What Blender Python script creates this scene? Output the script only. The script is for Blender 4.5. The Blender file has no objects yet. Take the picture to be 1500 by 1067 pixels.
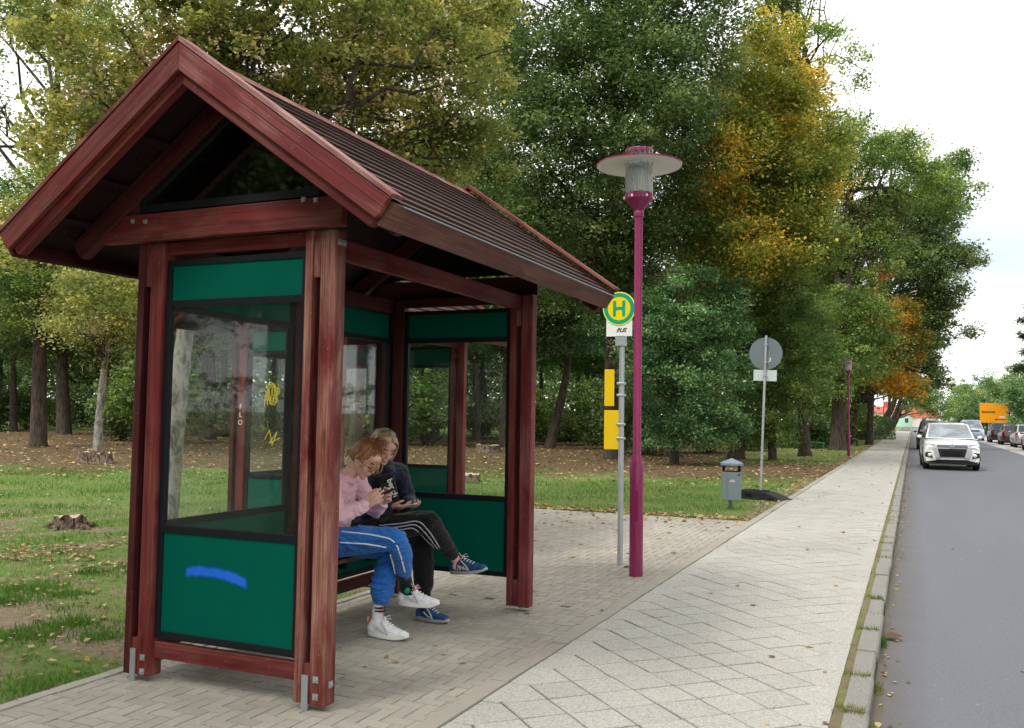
import bpy, bmesh, math, random
import numpy as np
from mathutils import Vector, Matrix, noise as mnoise
PI = math.pi
R = math.radians
C = bpy.context.scene.collection
sc = bpy.context.scene
WM = {}

# ---------------------------------------------------------------- camera
FPX, CH = 1330.0, 1.58
YAW, PITCH, ROLL = R(23.825), R(3.2014), 0.0155
F_ = Vector((-math.sin(YAW)*math.cos(PITCH), math.cos(YAW)*math.cos(PITCH), math.sin(PITCH)))
R0 = Vector((math.cos(YAW), math.sin(YAW), 0)); U0 = R0.cross(F_)
R_ = R0*math.cos(ROLL)+U0*math.sin(ROLL); U_ = U0*math.cos(ROLL)-R0*math.sin(ROLL)
cam = bpy.data.cameras.new('camera'); camo = bpy.data.objects.new('camera', cam); C.objects.link(camo)
camo.matrix_world = Matrix(((R_.x, U_.x, -F_.x, 0), (R_.y, U_.y, -F_.y, 0), (R_.z, U_.z, -F_.z, CH), (0, 0, 0, 1)))
cam.sensor_width = 36; cam.lens = FPX/1500*36; cam.clip_start = .05; cam.clip_end = 3000
sc.camera = camo

def ray(px, py): return F_*FPX+R_*(px-750)-U_*(py-533.5)
def aty(px, py, Y):
    d = ray(px, py); return Vector((0, 0, CH))+d*(Y/d.y)
def atd(px, py, D):
    d = ray(px, py); return Vector((0, 0, CH))+d*(D/FPX)
def gp(px, D):                      # ground point under a column of the picture at depth D
    p = atd(px, 600, D); return Vector((p.x, p.y, 0))

# ---------------------------------------------------------------- object helpers
def tag(o, label=None, cat=None, group=None, kind=None):
    if label: o['label'] = label
    if cat: o['category'] = cat
    if group: o['group'] = group
    if kind: o['kind'] = kind
    return o
def link(o, parent=None, M=None):
    C.objects.link(o)
    M = M or Matrix.Identity(4)
    if parent is not None:
        o.parent = parent; o.matrix_parent_inverse = WM[parent].inverted()
    o.matrix_basis = M
    WM[o] = M
    return o
def empty(name, loc, label=None, cat=None, group=None, rz=0):
    o = bpy.data.objects.new(name, None); o.empty_display_size = .2
    link(o, None, Matrix.Translation(loc) @ Matrix.Rotation(rz, 4, 'Z'))
    return tag(o, label, cat, group)
def children(o): return [c for c in C.objects if c.parent == o]
def copy_tree(o, M, label=None, keep=None):
    kids = {}
    for c in C.objects:
        if c.parent: kids.setdefault(c.parent.name, []).append(c)
    def rec(s, par):
        c = s.copy(); C.objects.link(c)
        if par is not None: c.parent = par; c.matrix_parent_inverse = s.matrix_parent_inverse.copy()
        for k in kids.get(s.name, []):
            if keep and not keep(k): continue
            rec(k, c)
        return c
    r = rec(o, None); r.matrix_basis = M
    if label: r['label'] = label
    return r

class MB:
    def __init__(s): s.v = []; s.f = []; s.m = []; s.sm = []
    def add(s, vs, fs, mat=0, smooth=False):
        n = len(s.v); s.v += [tuple(v) for v in vs]
        for f in fs: s.f.append(tuple(i+n for i in f)); s.m.append(mat); s.sm.append(smooth)
        return s
    def box(s, lo, hi, mat=0):
        x0, y0, z0 = lo; x1, y1, z1 = hi
        return s.add([(x0, y0, z0), (x1, y0, z0), (x1, y1, z0), (x0, y1, z0), (x0, y0, z1), (x1, y0, z1), (x1, y1, z1), (x0, y1, z1)],
              [(0, 3, 2, 1), (4, 5, 6, 7), (0, 1, 5, 4), (1, 2, 6, 5), (2, 3, 7, 6), (3, 0, 4, 7)], mat)
    def prism(s, pts, vec, mat=0, smooth=False):
        vec = Vector(vec); n = len(pts); a = [Vector(p) for p in pts]; b = [p+vec for p in a]
        fs = [tuple(range(n-1, -1, -1)), tuple(range(n, 2*n))]
        s.add(a+b, fs, mat)
        m = len(s.v)-2*n
        for i in range(n): s.f.append((m+i, m+(i+1) % n, m+n+(i+1) % n, m+n+i)); s.m.append(mat); s.sm.append(smooth)
        return s
    def tube(s, pts, rad, seg=8, mat=0, cap=True, smooth=True, flat=None):
        pts = [Vector(p) for p in pts]; n = len(pts)
        if not hasattr(rad, '__len__'): rad = [rad]*n
        base = len(s.v); prev = None
        for i, p in enumerate(pts):
            t = (pts[min(i+1, n-1)]-pts[max(i-1, 0)])
            if t.length < 1e-9: t = Vector((0, 0, 1))
            t.normalize()
            if prev is None:
                a = Vector((0, 0, 1)) if abs(t.z) < .9 else Vector((1, 0, 0))
                u = t.cross(a).normalized()
            else:
                u = prev-t*prev.dot(t)
                u = u.normalized() if u.length > 1e-6 else t.orthogonal().normalized()
            prev = u; w = t.cross(u)
            for k in range(seg):
                an = 2*PI*k/seg
                s.v.append(tuple(p+(u*math.cos(an)+w*math.sin(an))*rad[i]))
        for i in range(n-1):
            for k in range(seg):
                a = base+i*seg+k; b = base+i*seg+(k+1) % seg
                s.f.append((a, b, b+seg, a+seg)); s.m.append(mat); s.sm.append(smooth)
        if cap:
            s.f.append(tuple(base+k for k in range(seg-1, -1, -1))); s.m.append(mat); s.sm.append(False)
            e = base+(n-1)*seg
            s.f.append(tuple(e+k for k in range(seg))); s.m.append(mat); s.sm.append(False)
        return s
    def lathe(s, prof, c=(0, 0, 0), seg=24, mat=0, smooth=True, cap=True):
        base = len(s.v); n = len(prof)
        for r, z in prof:
            for k in range(seg):
                a = 2*PI*k/seg; s.v.append((c[0]+r*math.cos(a), c[1]+r*math.sin(a), c[2]+z))
        for i in range(n-1):
            for k in range(seg):
                a = base+i*seg+k; b = base+i*seg+(k+1) % seg
                s.f.append((a, b, b+seg, a+seg)); s.m.append(mat); s.sm.append(smooth)
        if cap and prof[0][0] > 1e-6: s.f.append(tuple(base+k for k in range(seg-1, -1, -1))); s.m.append(mat); s.sm.append(False)
        if cap and prof[-1][0] > 1e-6:
            e = base+(n-1)*seg; s.f.append(tuple(e+k for k in range(seg))); s.m.append(mat); s.sm.append(False)
        return s
    def ball(s, c, r, seg=14, rings=9, mat=0, M=None):
        if not hasattr(r, '__len__'): r = (r, r, r)
        base = len(s.v); c = Vector(c)
        for i in range(rings+1):
            th = PI*i/rings
            for k in range(seg):
                a = 2*PI*k/seg
                p = Vector((r[0]*math.sin(th)*math.cos(a), r[1]*math.sin(th)*math.sin(a), r[2]*math.cos(th)))
                if M is not None: p = M @ p
                s.v.append(tuple(c+p))
        for i in range(rings):
            for k in range(seg):
                a = base+i*seg+k; b = base+i*seg+(k+1) % seg
                s.f.append((a, a+seg, b+seg, b)); s.m.append(mat); s.sm.append(True)
        return s
    def mesh(s, name, mats):
        me = bpy.data.meshes.new(name); me.from_pydata(s.v, [], s.f)
        for m in (mats if isinstance(mats, (list, tuple)) else [mats]): me.materials.append(m)
        me.polygons.foreach_set('material_index', s.m); me.polygons.foreach_set('use_smooth', s.sm)
        me.update(); return me
    def build(s, name, mats, parent=None, M=None, bevel=0, weld=True, sharp=35):
        me = s.mesh(name, mats)
        bm = bmesh.new(); bm.from_mesh(me)
        bmesh.ops.remove_doubles(bm, verts=bm.verts, dist=1e-5)
        bmesh.ops.recalc_face_normals(bm, faces=bm.faces)
        bm.to_mesh(me); bm.free()
        if any(s.sm): me.set_sharp_from_angle(angle=R(sharp))
        o = bpy.data.objects.new(name, me); link(o, parent, M)
        if bevel:
            b = o.modifiers.new('bevel', 'BEVEL'); b.width = bevel; b.segments = 2; b.limit_method = 'ANGLE'; b.angle_limit = R(40)
        return o
def np_obj(name, V, Fq, mats, parent=None, attrs=None, M=None, smooth=False):
    """V (n,3), Fq (m,k) all faces with k corners"""
    me = bpy.data.meshes.new(name)
    V = np.asarray(V, dtype=np.float32); Fq = np.asarray(Fq, dtype=np.int32)
    m, k = Fq.shape
    me.vertices.add(len(V)); me.vertices.foreach_set('co', V.ravel())
    me.loops.add(m*k); me.loops.foreach_set('vertex_index', Fq.ravel())
    me.polygons.add(m); me.polygons.foreach_set('loop_start', np.arange(0, m*k, k, dtype=np.int32))
    try: me.polygons.foreach_set('loop_total', np.full(m, k, dtype=np.int32))
    except Exception: pass
    for mm in (mats if isinstance(mats, (list, tuple)) else [mats]): me.materials.append(mm)
    if attrs:
        for an, av in attrs.items():
            a = me.attributes.new(an, 'FLOAT', 'POINT'); a.data.foreach_set('value', np.asarray(av, dtype=np.float32))
    me.update(calc_edges=True); me.validate()
    if smooth: me.polygons.foreach_set('use_smooth', [True]*m)
    o = bpy.data.objects.new(name, me); link(o, parent, M); return o
def beam(name, p0, p1, w, h, mat, parent, side=None, bevel=.006, extra=None):
    """a timber from p0 to p1: w across (along side), h the other way; local Z runs along the grain"""
    p0, p1 = Vector(p0), Vector(p1); z = (p1-p0); L = z.length; z.normalize()
    x = Vector(side) if side else (Vector((0, 1, 0)).cross(z) if abs(z.y) < .9 else Vector((1, 0, 0)))
    x = (x-z*x.dot(z)).normalized(); y = z.cross(x)
    M = Matrix(((x.x, y.x, z.x, p0.x), (x.y, y.y, z.y, p0.y), (x.z, y.z, z.z, p0.z), (0, 0, 0, 1)))
    b = MB().box((-w/2, -h/2, 0), (w/2, h/2, L))
    return b.build(name, mat, parent, M, bevel=bevel)

# ---------------------------------------------------------------- materials
class NT:
    def __init__(s, name):
        s.mat = bpy.data.materials.new(name); s.mat.use_nodes = True; s.t = s.mat.node_tree; s.t.nodes.clear()
        s.out = s.n('ShaderNodeOutputMaterial')
    def n(s, ty, **kw):
        nd = s.t.nodes.new(ty)
        for k, v in kw.items():
            if k.startswith('i_'):
                key = k[2:]; key = int(key) if key.isdigit() else key.replace('_', ' ')
                s.set(nd, key, v)
            else: setattr(nd, k, v)
        return nd
    def set(s, nd, key, v):
        if isinstance(v, bpy.types.NodeSocket): s.t.links.new(v, nd.inputs[key])
        elif isinstance(v, bpy.types.Node): s.t.links.new(v.outputs[0], nd.inputs[key])
        else: nd.inputs[key].default_value = v
    def math(s, op, a, b=None, c=None, clamp=False):
        nd = s.n('ShaderNodeMath', operation=op, use_clamp=clamp); s.set(nd, 0, a)
        if b is not None: s.set(nd, 1, b)
        if c is not None: s.set(nd, 2, c)
        return nd.outputs[0]
    def mix(s, f, a, b, mode='MIX'):
        nd = s.n('ShaderNodeMix', data_type='RGBA', blend_type=mode)
        s.set(nd, 0, f); s.set(nd, 6, a if not isinstance(a, tuple) else (*a[:3], 1)); s.set(nd, 7, b if not isinstance(b, tuple) else (*b[:3], 1))
        return nd.outputs[2]
    def ramp(s, f, stops, interp='LINEAR'):
        nd = s.n('ShaderNodeValToRGB'); cr = nd.color_ramp; cr.interpolation = interp
        while len(cr.elements) < len(stops): cr.elements.new(.5)
        for e, (p, c) in zip(cr.elements, stops):
            e.position = p; e.color = (*c[:3], 1) if hasattr(c, '__len__') else (c, c, c, 1)
        s.set(nd, 0, f); return nd.outputs[0]
    def noise(s, vec, scale, detail=4, rough=.55, dist=0):
        nd = s.n('ShaderNodeTexNoise'); s.set(nd, 'Vector', vec); nd.inputs['Scale'].default_value = scale
        nd.inputs['Detail'].default_value = detail; nd.inputs['Roughness'].default_value = rough; nd.inputs['Distortion'].default_value = dist
        return nd.outputs['Fac']
    def coord(s, which='Object'): return s.n('ShaderNodeTexCoord').outputs[which]
    def pos(s): return s.n('ShaderNodeNewGeometry').outputs['Position']
    def mapping(s, vec, scale=(1, 1, 1), loc=(0, 0, 0), rot=(0, 0, 0)):
        nd = s.n('ShaderNodeMapping'); s.set(nd, 'Vector', vec); nd.inputs['Scale'].default_value = scale
        nd.inputs['Location'].default_value = loc; nd.inputs['Rotation'].default_value = rot; return nd.outputs[0]
    def bump(s, h, strength=.3, dist=.01):
        nd = s.n('ShaderNodeBump'); s.set(nd, 'Height', h); nd.inputs['Strength'].default_value = strength; nd.inputs['Distance'].default_value = dist
        return nd.outputs[0]
    def attr(s, name): return s.n('ShaderNodeAttribute', attribute_name=name).outputs['Fac']
    def pbsdf(s, col, rough=.6, metal=0, normal=None, spec=None, **kw):
        p = s.n('ShaderNodeBsdfPrincipled')
        s.set(p, 'Base Color', (*col[:3], 1) if isinstance(col, tuple) else col); s.set(p, 'Roughness', rough); s.set(p, 'Metallic', metal)
        if normal is not None: s.set(p, 'Normal', normal)
        if spec is not None: s.set(p, 'Specular IOR Level', spec)
        for k, v in kw.items(): s.set(p, k.replace('_', ' '), v)
        return p
    def finish(s, sh):
        s.t.links.new(sh.outputs[0] if isinstance(sh, bpy.types.Node) else sh, s.out.inputs['Surface']); return s.mat

def plain(name, col, rough=.6, metal=0, var=.12, scale=6, bump=.0, coat=0, spec=.3):
    """a paint, plastic or metal with slight wear so nothing is perfectly even"""
    n = NT(name); c = n.coord()
    f = n.noise(c, scale, 5); d = n.math('MULTIPLY_ADD', f, var*2, 1-var)
    cc = n.mix(1.0, col, d, 'MULTIPLY')
    rr = n.math('MULTIPLY_ADD', n.noise(c, scale*3, 3), .2, rough-.1, clamp=True)
    kw = {}
    if coat: kw['Coat Weight'] = coat
    nm = n.bump(n.noise(c, scale*8, 4), bump, .004) if bump else None
    p = n.pbsdf(cc, rr, metal, nm, spec)
    if coat: p.inputs['Coat Weight'].default_value = coat
    return n.finish(p)
def wood(name, base, dark, worn, wornamt=.5, seed=0, white=.0):
    n = NT(name); c = n.coord()
    rnd = n.n('ShaderNodeObjectInfo').outputs['Random']
    off = n.n('ShaderNodeCombineXYZ'); n.set(off, 0, n.math('MULTIPLY', rnd, 37.)); n.set(off, 1, n.math('MULTIPLY', rnd, 19.)); n.set(off, 2, n.math('MULTIPLY', rnd, 11.))
    va = n.n('ShaderNodeVectorMath', operation='ADD'); n.set(va, 0, c); n.set(va, 1, off.outputs[0]); v = va.outputs[0]
    g = n.noise(n.mapping(v, (34, 34, 1.1)), 1, 6, .62, .6)
    g2 = n.noise(n.mapping(v, (95, 95, 2.2)), 1, 4, .6, .2)
    blot = n.noise(n.mapping(v, (5, 5, 1.6)), 1, 5, .6, .5)
    kn = n.n('ShaderNodeTexVoronoi'); n.set(kn, 'Vector', n.mapping(v, (7, 7, 2.3))); kn.inputs['Scale'].default_value = 1
    knot = n.ramp(kn.outputs['Distance'], [(0, 1), (.09, .75), (.16, 0)])
    col = n.mix(n.ramp(g, [(.38, 0), (.62, 1)]), dark, base)
    wm = n.math('MULTIPLY', n.ramp(blot, [(.44, 0), (.68, 1)]), n.ramp(g2, [(.35, .2), (.62, 1)]))
    wm = n.math('MULTIPLY', wm, wornamt, clamp=True)
    col = n.mix(wm, col, worn)
    col = n.mix(n.math('MULTIPLY', knot, .55), col, tuple(x*.45 for x in dark))
    cr = n.math('MULTIPLY', n.ramp(n.noise(n.mapping(v, (60, 60, .5)), 1, 2, .5, .1), [(.66, 0), (.7, 1)]), .6)
    col = n.mix(cr, col, tuple(x*.3 for x in dark))
    sp = n.n('ShaderNodeTexVoronoi'); n.set(sp, 'Vector', v); sp.inputs['Scale'].default_value = 26
    spk = n.math('MULTIPLY', n.math('LESS_THAN', sp.outputs['Distance'], .055), n.math('GREATER_THAN', n.noise(v, 4, 2), .5))
    col = n.mix(n.math('MULTIPLY', spk, .6), col, (.6, .52, .5))
    h = n.math('ADD', g, n.math('MULTIPLY', g2, .5))
    h = n.math('SUBTRACT', h, n.math('MULTIPLY', cr, 1.2))
    return n.finish(n.pbsdf(col, n.math('MULTIPLY_ADD', g, .3, .42), 0, n.bump(h, .55, .004), spec=.2))
def leafmat(name, stops, trans=.35, rough=.55, gain=1.0):
    stops = [(a, tuple(min(.85, c*gain) for c in b)) for a, b in stops]
    n = NT(name); a = n.attr('tone')
    col = n.ramp(a, stops)
    p = n.pbsdf(col, rough, spec=.25)
    tr = n.n('ShaderNodeBsdfTranslucent'); n.set(tr, 'Color', n.mix(.6, col, (1, 1, .35), 'MULTIPLY'))
    hs = n.n('ShaderNodeHueSaturation'); n.set(hs, 'Color', tr.inputs['Color'].links[0].from_socket); hs.inputs['Value'].default_value = 1.5; n.set(tr, 'Color', hs.outputs[0])
    m = n.n('ShaderNodeMixShader'); m.inputs[0].default_value = trans
    n.t.links.new(p.outputs[0], m.inputs[1]); n.t.links.new(tr.outputs[0], m.inputs[2])
    return n.finish(m)
def glassmat(name, tint=(.93, .96, .95), refl=1.0, dirt=.06, rough=.03, ior=1.5):
    n = NT(name); c = n.coord()
    tr = n.n('ShaderNodeBsdfTransparent'); tr.inputs['Color'].default_value = (*tint, 1)
    gl = n.n('ShaderNodeBsdfGlossy'); gl.inputs['Roughness'].default_value = rough; gl.inputs['Color'].default_value = (1, 1, 1, 1)
    df = n.n('ShaderNodeBsdfDiffuse'); df.inputs['Color'].default_value = (.5, .5, .47, 1)
    lw = n.n('ShaderNodeLayerWeight'); lw.inputs['Blend'].default_value = .5
    fac = n.math('MULTIPLY_ADD', n.math('POWER', lw.outputs['Facing'], 4.), .90, .022)
    m1 = n.n('ShaderNodeMixShader'); n.set(m1, 0, n.math('MULTIPLY', fac, refl, clamp=True)); n.t.links.new(tr.outputs[0], m1.inputs[1]); n.t.links.new(gl.outputs[0], m1.inputs[2])
    d = n.math('MULTIPLY', n.ramp(n.noise(n.mapping(c, (3, 3, 1.2)), 2.2, 6, .65), [(.35, .25), (.75, 1)]), dirt)
    sp = n.n('ShaderNodeTexVoronoi'); n.set(sp, 'Vector', c); sp.inputs['Scale'].default_value = 22
    spk = n.math('MULTIPLY', n.math('LESS_THAN', sp.outputs['Distance'], .06), .6)
    d = n.math('MAXIMUM', d, n.math('MULTIPLY', spk, dirt*12, clamp=True))
    m2 = n.n('ShaderNodeMixShader'); n.set(m2, 0, d); n.t.links.new(m1.outputs[0], m2.inputs[1]); n.t.links.new(df.outputs[0], m2.inputs[2])
    return n.finish(m2)

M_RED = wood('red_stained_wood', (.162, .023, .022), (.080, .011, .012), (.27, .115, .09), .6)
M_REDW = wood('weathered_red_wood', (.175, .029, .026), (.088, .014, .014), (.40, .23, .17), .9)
M_REDPINK = wood('lit_and_worn_red_wood', (.185, .031, .032), (.10, .015, .017), (.36, .17, .15), .65)  # paler red for the lit barge board and the worn back timbers
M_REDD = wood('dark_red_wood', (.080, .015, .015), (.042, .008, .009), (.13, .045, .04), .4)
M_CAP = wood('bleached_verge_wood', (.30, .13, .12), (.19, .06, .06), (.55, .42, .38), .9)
M_UNDER = wood('shaded_roof_underside', (.022, .008, .008), (.012, .005, .005), (.04, .018, .016), .3)  # near-black wood puts the shade under the roof into the colour
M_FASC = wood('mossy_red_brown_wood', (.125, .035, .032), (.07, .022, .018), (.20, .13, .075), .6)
M_GREY_WOOD = wood('worn_brown_wood', (.12, .06, .04), (.06, .03, .02), (.3, .2, .15), .7)
M_ROOF = wood('dark_roof_shingle', (.075, .038, .032), (.035, .019, .017), (.16, .10, .085), .6)
M_BLACK = plain('black_metal_frame', (.008, .009, .012), .5, 0, .3, 9, .05, 0, .2)
M_GREEN = plain('green_panel', (.0, .092, .062), .6, 0, .16, 2.2, 0, 0, .05)
M_STEEL = plain('galvanised_steel', (.42, .45, .47), .45, .6, .2, 12, .1)
M_GREYM = plain('grey_painted_metal', (.20, .245, .27), .45, .1, .1, 5)
M_GLASS = glassmat('shelter_glass', (.955, .975, .965), .8, .016)
M_MAG = plain('magenta_painted_steel', (.235, .018, .085), .38, 0, .14, 5, .05, .3)
M_WHITE = plain('white_enamel', (.78, .78, .74), .4, 0, .06, 6)
M_BLACKP = plain('black_rubber', (.018, .018, .02), .75, 0, .35, 14, .3)
rs = np.random.RandomState(7)
random.seed(5)
# ---------------------------------------------------------------- light and sky
SUN_EL, SUN_AZ = R(48), R(205)           # azimuth measured clockwise from +Y: high behind the camera, a little to the left
w = bpy.data.worlds.new('World'); sc.world = w; w.use_nodes = True
t = w.node_tree; t.nodes.clear()
def wn(ty, **k):
    n = t.nodes.new(ty)
    for a, b in k.items(): setattr(n, a, b)
    return n
wo = wn('ShaderNodeOutputWorld'); bg = wn('ShaderNodeBackground')
sky = wn('ShaderNodeTexSky'); sky.sky_type = 'NISHITA'; sky.sun_disc = False; sky.sun_elevation = SUN_EL; sky.sun_rotation = SUN_AZ
sky.air_density = 1.2; sky.dust_density = 1.5
tc = wn('ShaderNodeTexCoord'); mp = wn('ShaderNodeMapping'); mp.inputs['Scale'].default_value = (1, 1, 2.6); mp.inputs['Location'].default_value = (3.1, .4, .35)
nz = wn('ShaderNodeTexNoise'); nz.inputs['Scale'].default_value = 2.1; nz.inputs['Detail'].default_value = 7; nz.inputs['Roughness'].default_value = .52
cr = wn('ShaderNodeValToRGB'); cr.color_ramp.elements[0].position = .22; cr.color_ramp.elements[1].position = .36
nz2 = wn('ShaderNodeTexNoise'); nz2.inputs['Scale'].default_value = 3.5; nz2.inputs['Detail'].default_value = 5
cr2 = wn('ShaderNodeValToRGB'); cr2.color_ramp.elements[0].position = .33; cr2.color_ramp.elements[1].position = .47
cr2.color_ramp.elements[0].color = (6.2, 6.5, 6.7, 1); cr2.color_ramp.elements[1].color = (13.0, 13.0, 13.0, 1)
mx = wn('ShaderNodeMix', data_type='RGBA')
t.links.new(tc.outputs['Generated'], mp.inputs[0]); t.links.new(mp.outputs[0], nz.inputs['Vector']); t.links.new(mp.outputs[0], nz2.inputs['Vector'])
t.links.new(nz.outputs['Fac'], cr.inputs[0]); t.links.new(nz2.outputs['Fac'], cr2.inputs[0])
vd = wn('ShaderNodeVectorMath', operation='DISTANCE'); vd.inputs[1].default_value = (0.0785, 0.9828, 0.1669)
vn = wn('ShaderNodeVectorMath', operation='NORMALIZE'); t.links.new(tc.outputs['Generated'], vn.inputs[0])
vs_ = wn('ShaderNodeVectorMath', operation='MULTIPLY'); vs_.inputs[1].default_value = (1, 1, 2.2); vd.inputs[1].default_value = (0.0785, 0.9828, 0.3672)
t.links.new(vn.outputs[0], vs_.inputs[0]); t.links.new(vs_.outputs[0], vd.inputs[0])
an = wn('ShaderNodeMath', operation='MULTIPLY_ADD'); t.links.new(nz2.outputs['Fac'], an.inputs[0]); an.inputs[1].default_value = -.28; t.links.new(vd.outputs['Value'], an.inputs[2])
pr_ = wn('ShaderNodeMapRange', interpolation_type='SMOOTHSTEP'); t.links.new(an.outputs[0], pr_.inputs[0]); pr_.inputs[1].default_value = -.09; pr_.inputs[2].default_value = .04; pr_.inputs[3].default_value = .25
mn = wn('ShaderNodeMath', operation='MINIMUM'); t.links.new(cr.outputs[0], mn.inputs[0]); t.links.new(pr_.outputs[0], mn.inputs[1])
t.links.new(mn.outputs[0], mx.inputs[0]); t.links.new(cr2.outputs[0], mx.inputs[7])
s2_ = wn('ShaderNodeVectorMath', operation='SCALE'); s2_.inputs['Scale'].default_value = .22; t.links.new(sky.outputs[0], s2_.inputs[0])
sg = wn('ShaderNodeMix', data_type='RGBA', blend_type='ADD'); sg.inputs[0].default_value = 1; sg.inputs[7].default_value = (3.4, 4.0, 4.2, 1)
t.links.new(s2_.outputs[0], sg.inputs[6]); t.links.new(sg.outputs[2], mx.inputs[6])
t.links.new(mx.outputs[2], bg.inputs[0]); bg.inputs[1].default_value = .10
t.links.new(bg.outputs[0], wo.inputs[0])
sl = bpy.data.lights.new('sun', 'SUN'); sl.energy = 1.5; sl.angle = R(14); sl.color = (1, .96, .9)
so = bpy.data.objects.new('sun', sl); C.objects.link(so)
sd = Vector((math.sin(SUN_AZ)*math.cos(SUN_EL), math.cos(SUN_AZ)*math.cos(SUN_EL), math.sin(SUN_EL)))
so.rotation_euler = sd.to_track_quat('Z', 'Y').to_euler()
sc.view_settings.view_transform = 'Standard'; sc.view_settings.look = 'None'; sc.view_settings.gamma = 1; sc.view_settings.exposure = 0.62
cy = sc.cycles
cy.max_bounces = 8; cy.diffuse_bounces = 3; cy.glossy_bounces = 3; cy.transparent_max_bounces = 14; cy.transmission_bounces = 4
cy.use_denoising = True; cy.caustics_reflective = False; cy.caustics_refractive = False

# ---------------------------------------------------------------- ground
def hgt(x, y):
    d = -.404*x+.915*y
    k = min(1, max(0, (d-17)/25)); l = min(1, max(0, (-x-4.7)/3))
    near = min(1, max(0, (-x-2.6)/4))
    a = mnoise.noise(Vector((x*.09, y*.09, 3.)))*.28*k*near+mnoise.noise(Vector((x*.5, y*.5, 9.)))*.035*l
    return -.022+a*(.6 if a < 0 else 1)+.012*l*mnoise.noise(Vector((x*2.5, y*2.5, 1.)))
def gz(p): return Vector((p[0], p[1], hgt(p[0], p[1])))

def pad_in(x, y): return (-4.45 < x < -2.31 and -3 < y < 14.4) or (-7.15 < x <= -4.45 and 7.15 < y < 14.4)
def sm(a, b, x):
    q = min(1, max(0, (x-a)/(b-a))); return q*q*(3-2*q)

n = NT('lawn_soil_and_litter'); P = n.pos()
sx = n.n('ShaderNodeSeparateXYZ'); n.set(sx, 0, P); X, Y = sx.outputs[0], sx.outputs[1]
d = n.math('ADD', n.math('MULTIPLY', X, -.404), n.math('MULTIPLY', Y, .915))
nb = n.noise(P, .22, 5, .6); nm_ = n.noise(P, 1.3, 6, .65); nf = n.noise(P, 14, 5, .7); nff = n.noise(P, 60, 3, .7)
dd = n.math('ADD', d, n.math('MULTIPLY_ADD', nb, 14, -7)); dd = n.math('ADD', dd, n.math('MULTIPLY_ADD', nm_, 3, -1.5))
def ss(a, b, v):
    q = n.n('ShaderNodeMapRange', interpolation_type='SMOOTHSTEP'); n.set(q, 0, v); q.inputs[1].default_value = a; q.inputs[2].default_value = b; return q.outputs[0]
lit = n.math('MULTIPLY', ss(22.5, 25.5, dd), n.math('SUBTRACT', 1., ss(60, 66, dd)))
nearwalk = n.math('MULTIPLY', ss(-8.5, -5.5, n.math('ADD', X, n.math('MULTIPLY_ADD', nb, 5, -2.5))), ss(33, 36, n.math('ADD', Y, n.math('MULTIPLY_ADD', nm_, 8, -4))))
lit = n.math('MULTIPLY', lit, n.math('SUBTRACT', 1., nearwalk))
# trodden earth left of the shelter
left = ss(-4.3, -4.6, X)
soil = n.math('MULTIPLY', left, n.math('MULTIPLY', n.ramp(nm_, [(.47, 0), (.60, 1)]), n.math('SUBTRACT', 1., ss(13, 17, d))))
band = n.math('ABSOLUTE', n.math('SUBTRACT', n.math('ADD', n.math('ADD', n.math('MULTIPLY', X, .12), Y), n.math('MULTIPLY_ADD', nm_, .9, -.45)), 4.02))
soil = n.math('MAXIMUM', soil, n.math('MULTIPLY', left, n.math('SUBTRACT', 1., ss(.16, .42, band))))
edge = n.math('MULTIPLY', ss(-2.9, -2.45, n.math('ADD', X, n.math('MULTIPLY_ADD', nm_, .8, -.4))), ss(14.3, 14.5, Y))
soil = n.math('MAXIMUM', soil, n.math('MULTIPLY', edge, .8))
grass = n.mix(n.ramp(nf, [(.3, 0), (.7, 1)]), (.10, .165, .04), (.18, .255, .07))
grass = n.mix(n.ramp(n.noise(P, .7, 4), [(.42, 0), (.66, .6)]), grass, (.24, .25, .09))
earth = n.mix(n.ramp(nf, [(.3, 0), (.7, 1)]), (.18, .135, .09), (.36, .285, .20))
litter = n.mix(n.ramp(nf, [(.35, 0), (.62, 1)]), (.075, .048, .030), (.21, .135, .082))
vo = n.n('ShaderNodeTexVoronoi'); n.set(vo, 'Vector', P); vo.inputs['Scale'].default_value = 6.5
hit = n.math('MULTIPLY', n.math('LESS_THAN', vo.outputs['Distance'], .33), n.math('GREATER_THAN', n.n('ShaderNodeSeparateColor', i_0=vo.outputs['Color']).outputs[0], .62))
litter = n.mix(n.math('MULTIPLY', hit, .8), litter, n.ramp(n.n('ShaderNodeSeparateColor', i_0=vo.outputs['Color']).outputs[1], [(0, (.30, .20, .09)), (.5, (.38, .27, .10)), (1, (.25, .12, .05))]))
litter = n.mix(n.math('MULTIPLY', n.ramp(nm_, [(.5, 0), (.62, 1)]), .45), litter, (.07, .11, .03))
col = n.mix(soil, grass, earth); col = n.mix(lit, col, litter)
hh = n.math('ADD', nf, n.math('MULTIPLY', nff, .5))
M_LAWN = n.finish(n.pbsdf(col, .95, 0, n.bump(hh, .8, .05), spec=.1))

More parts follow.
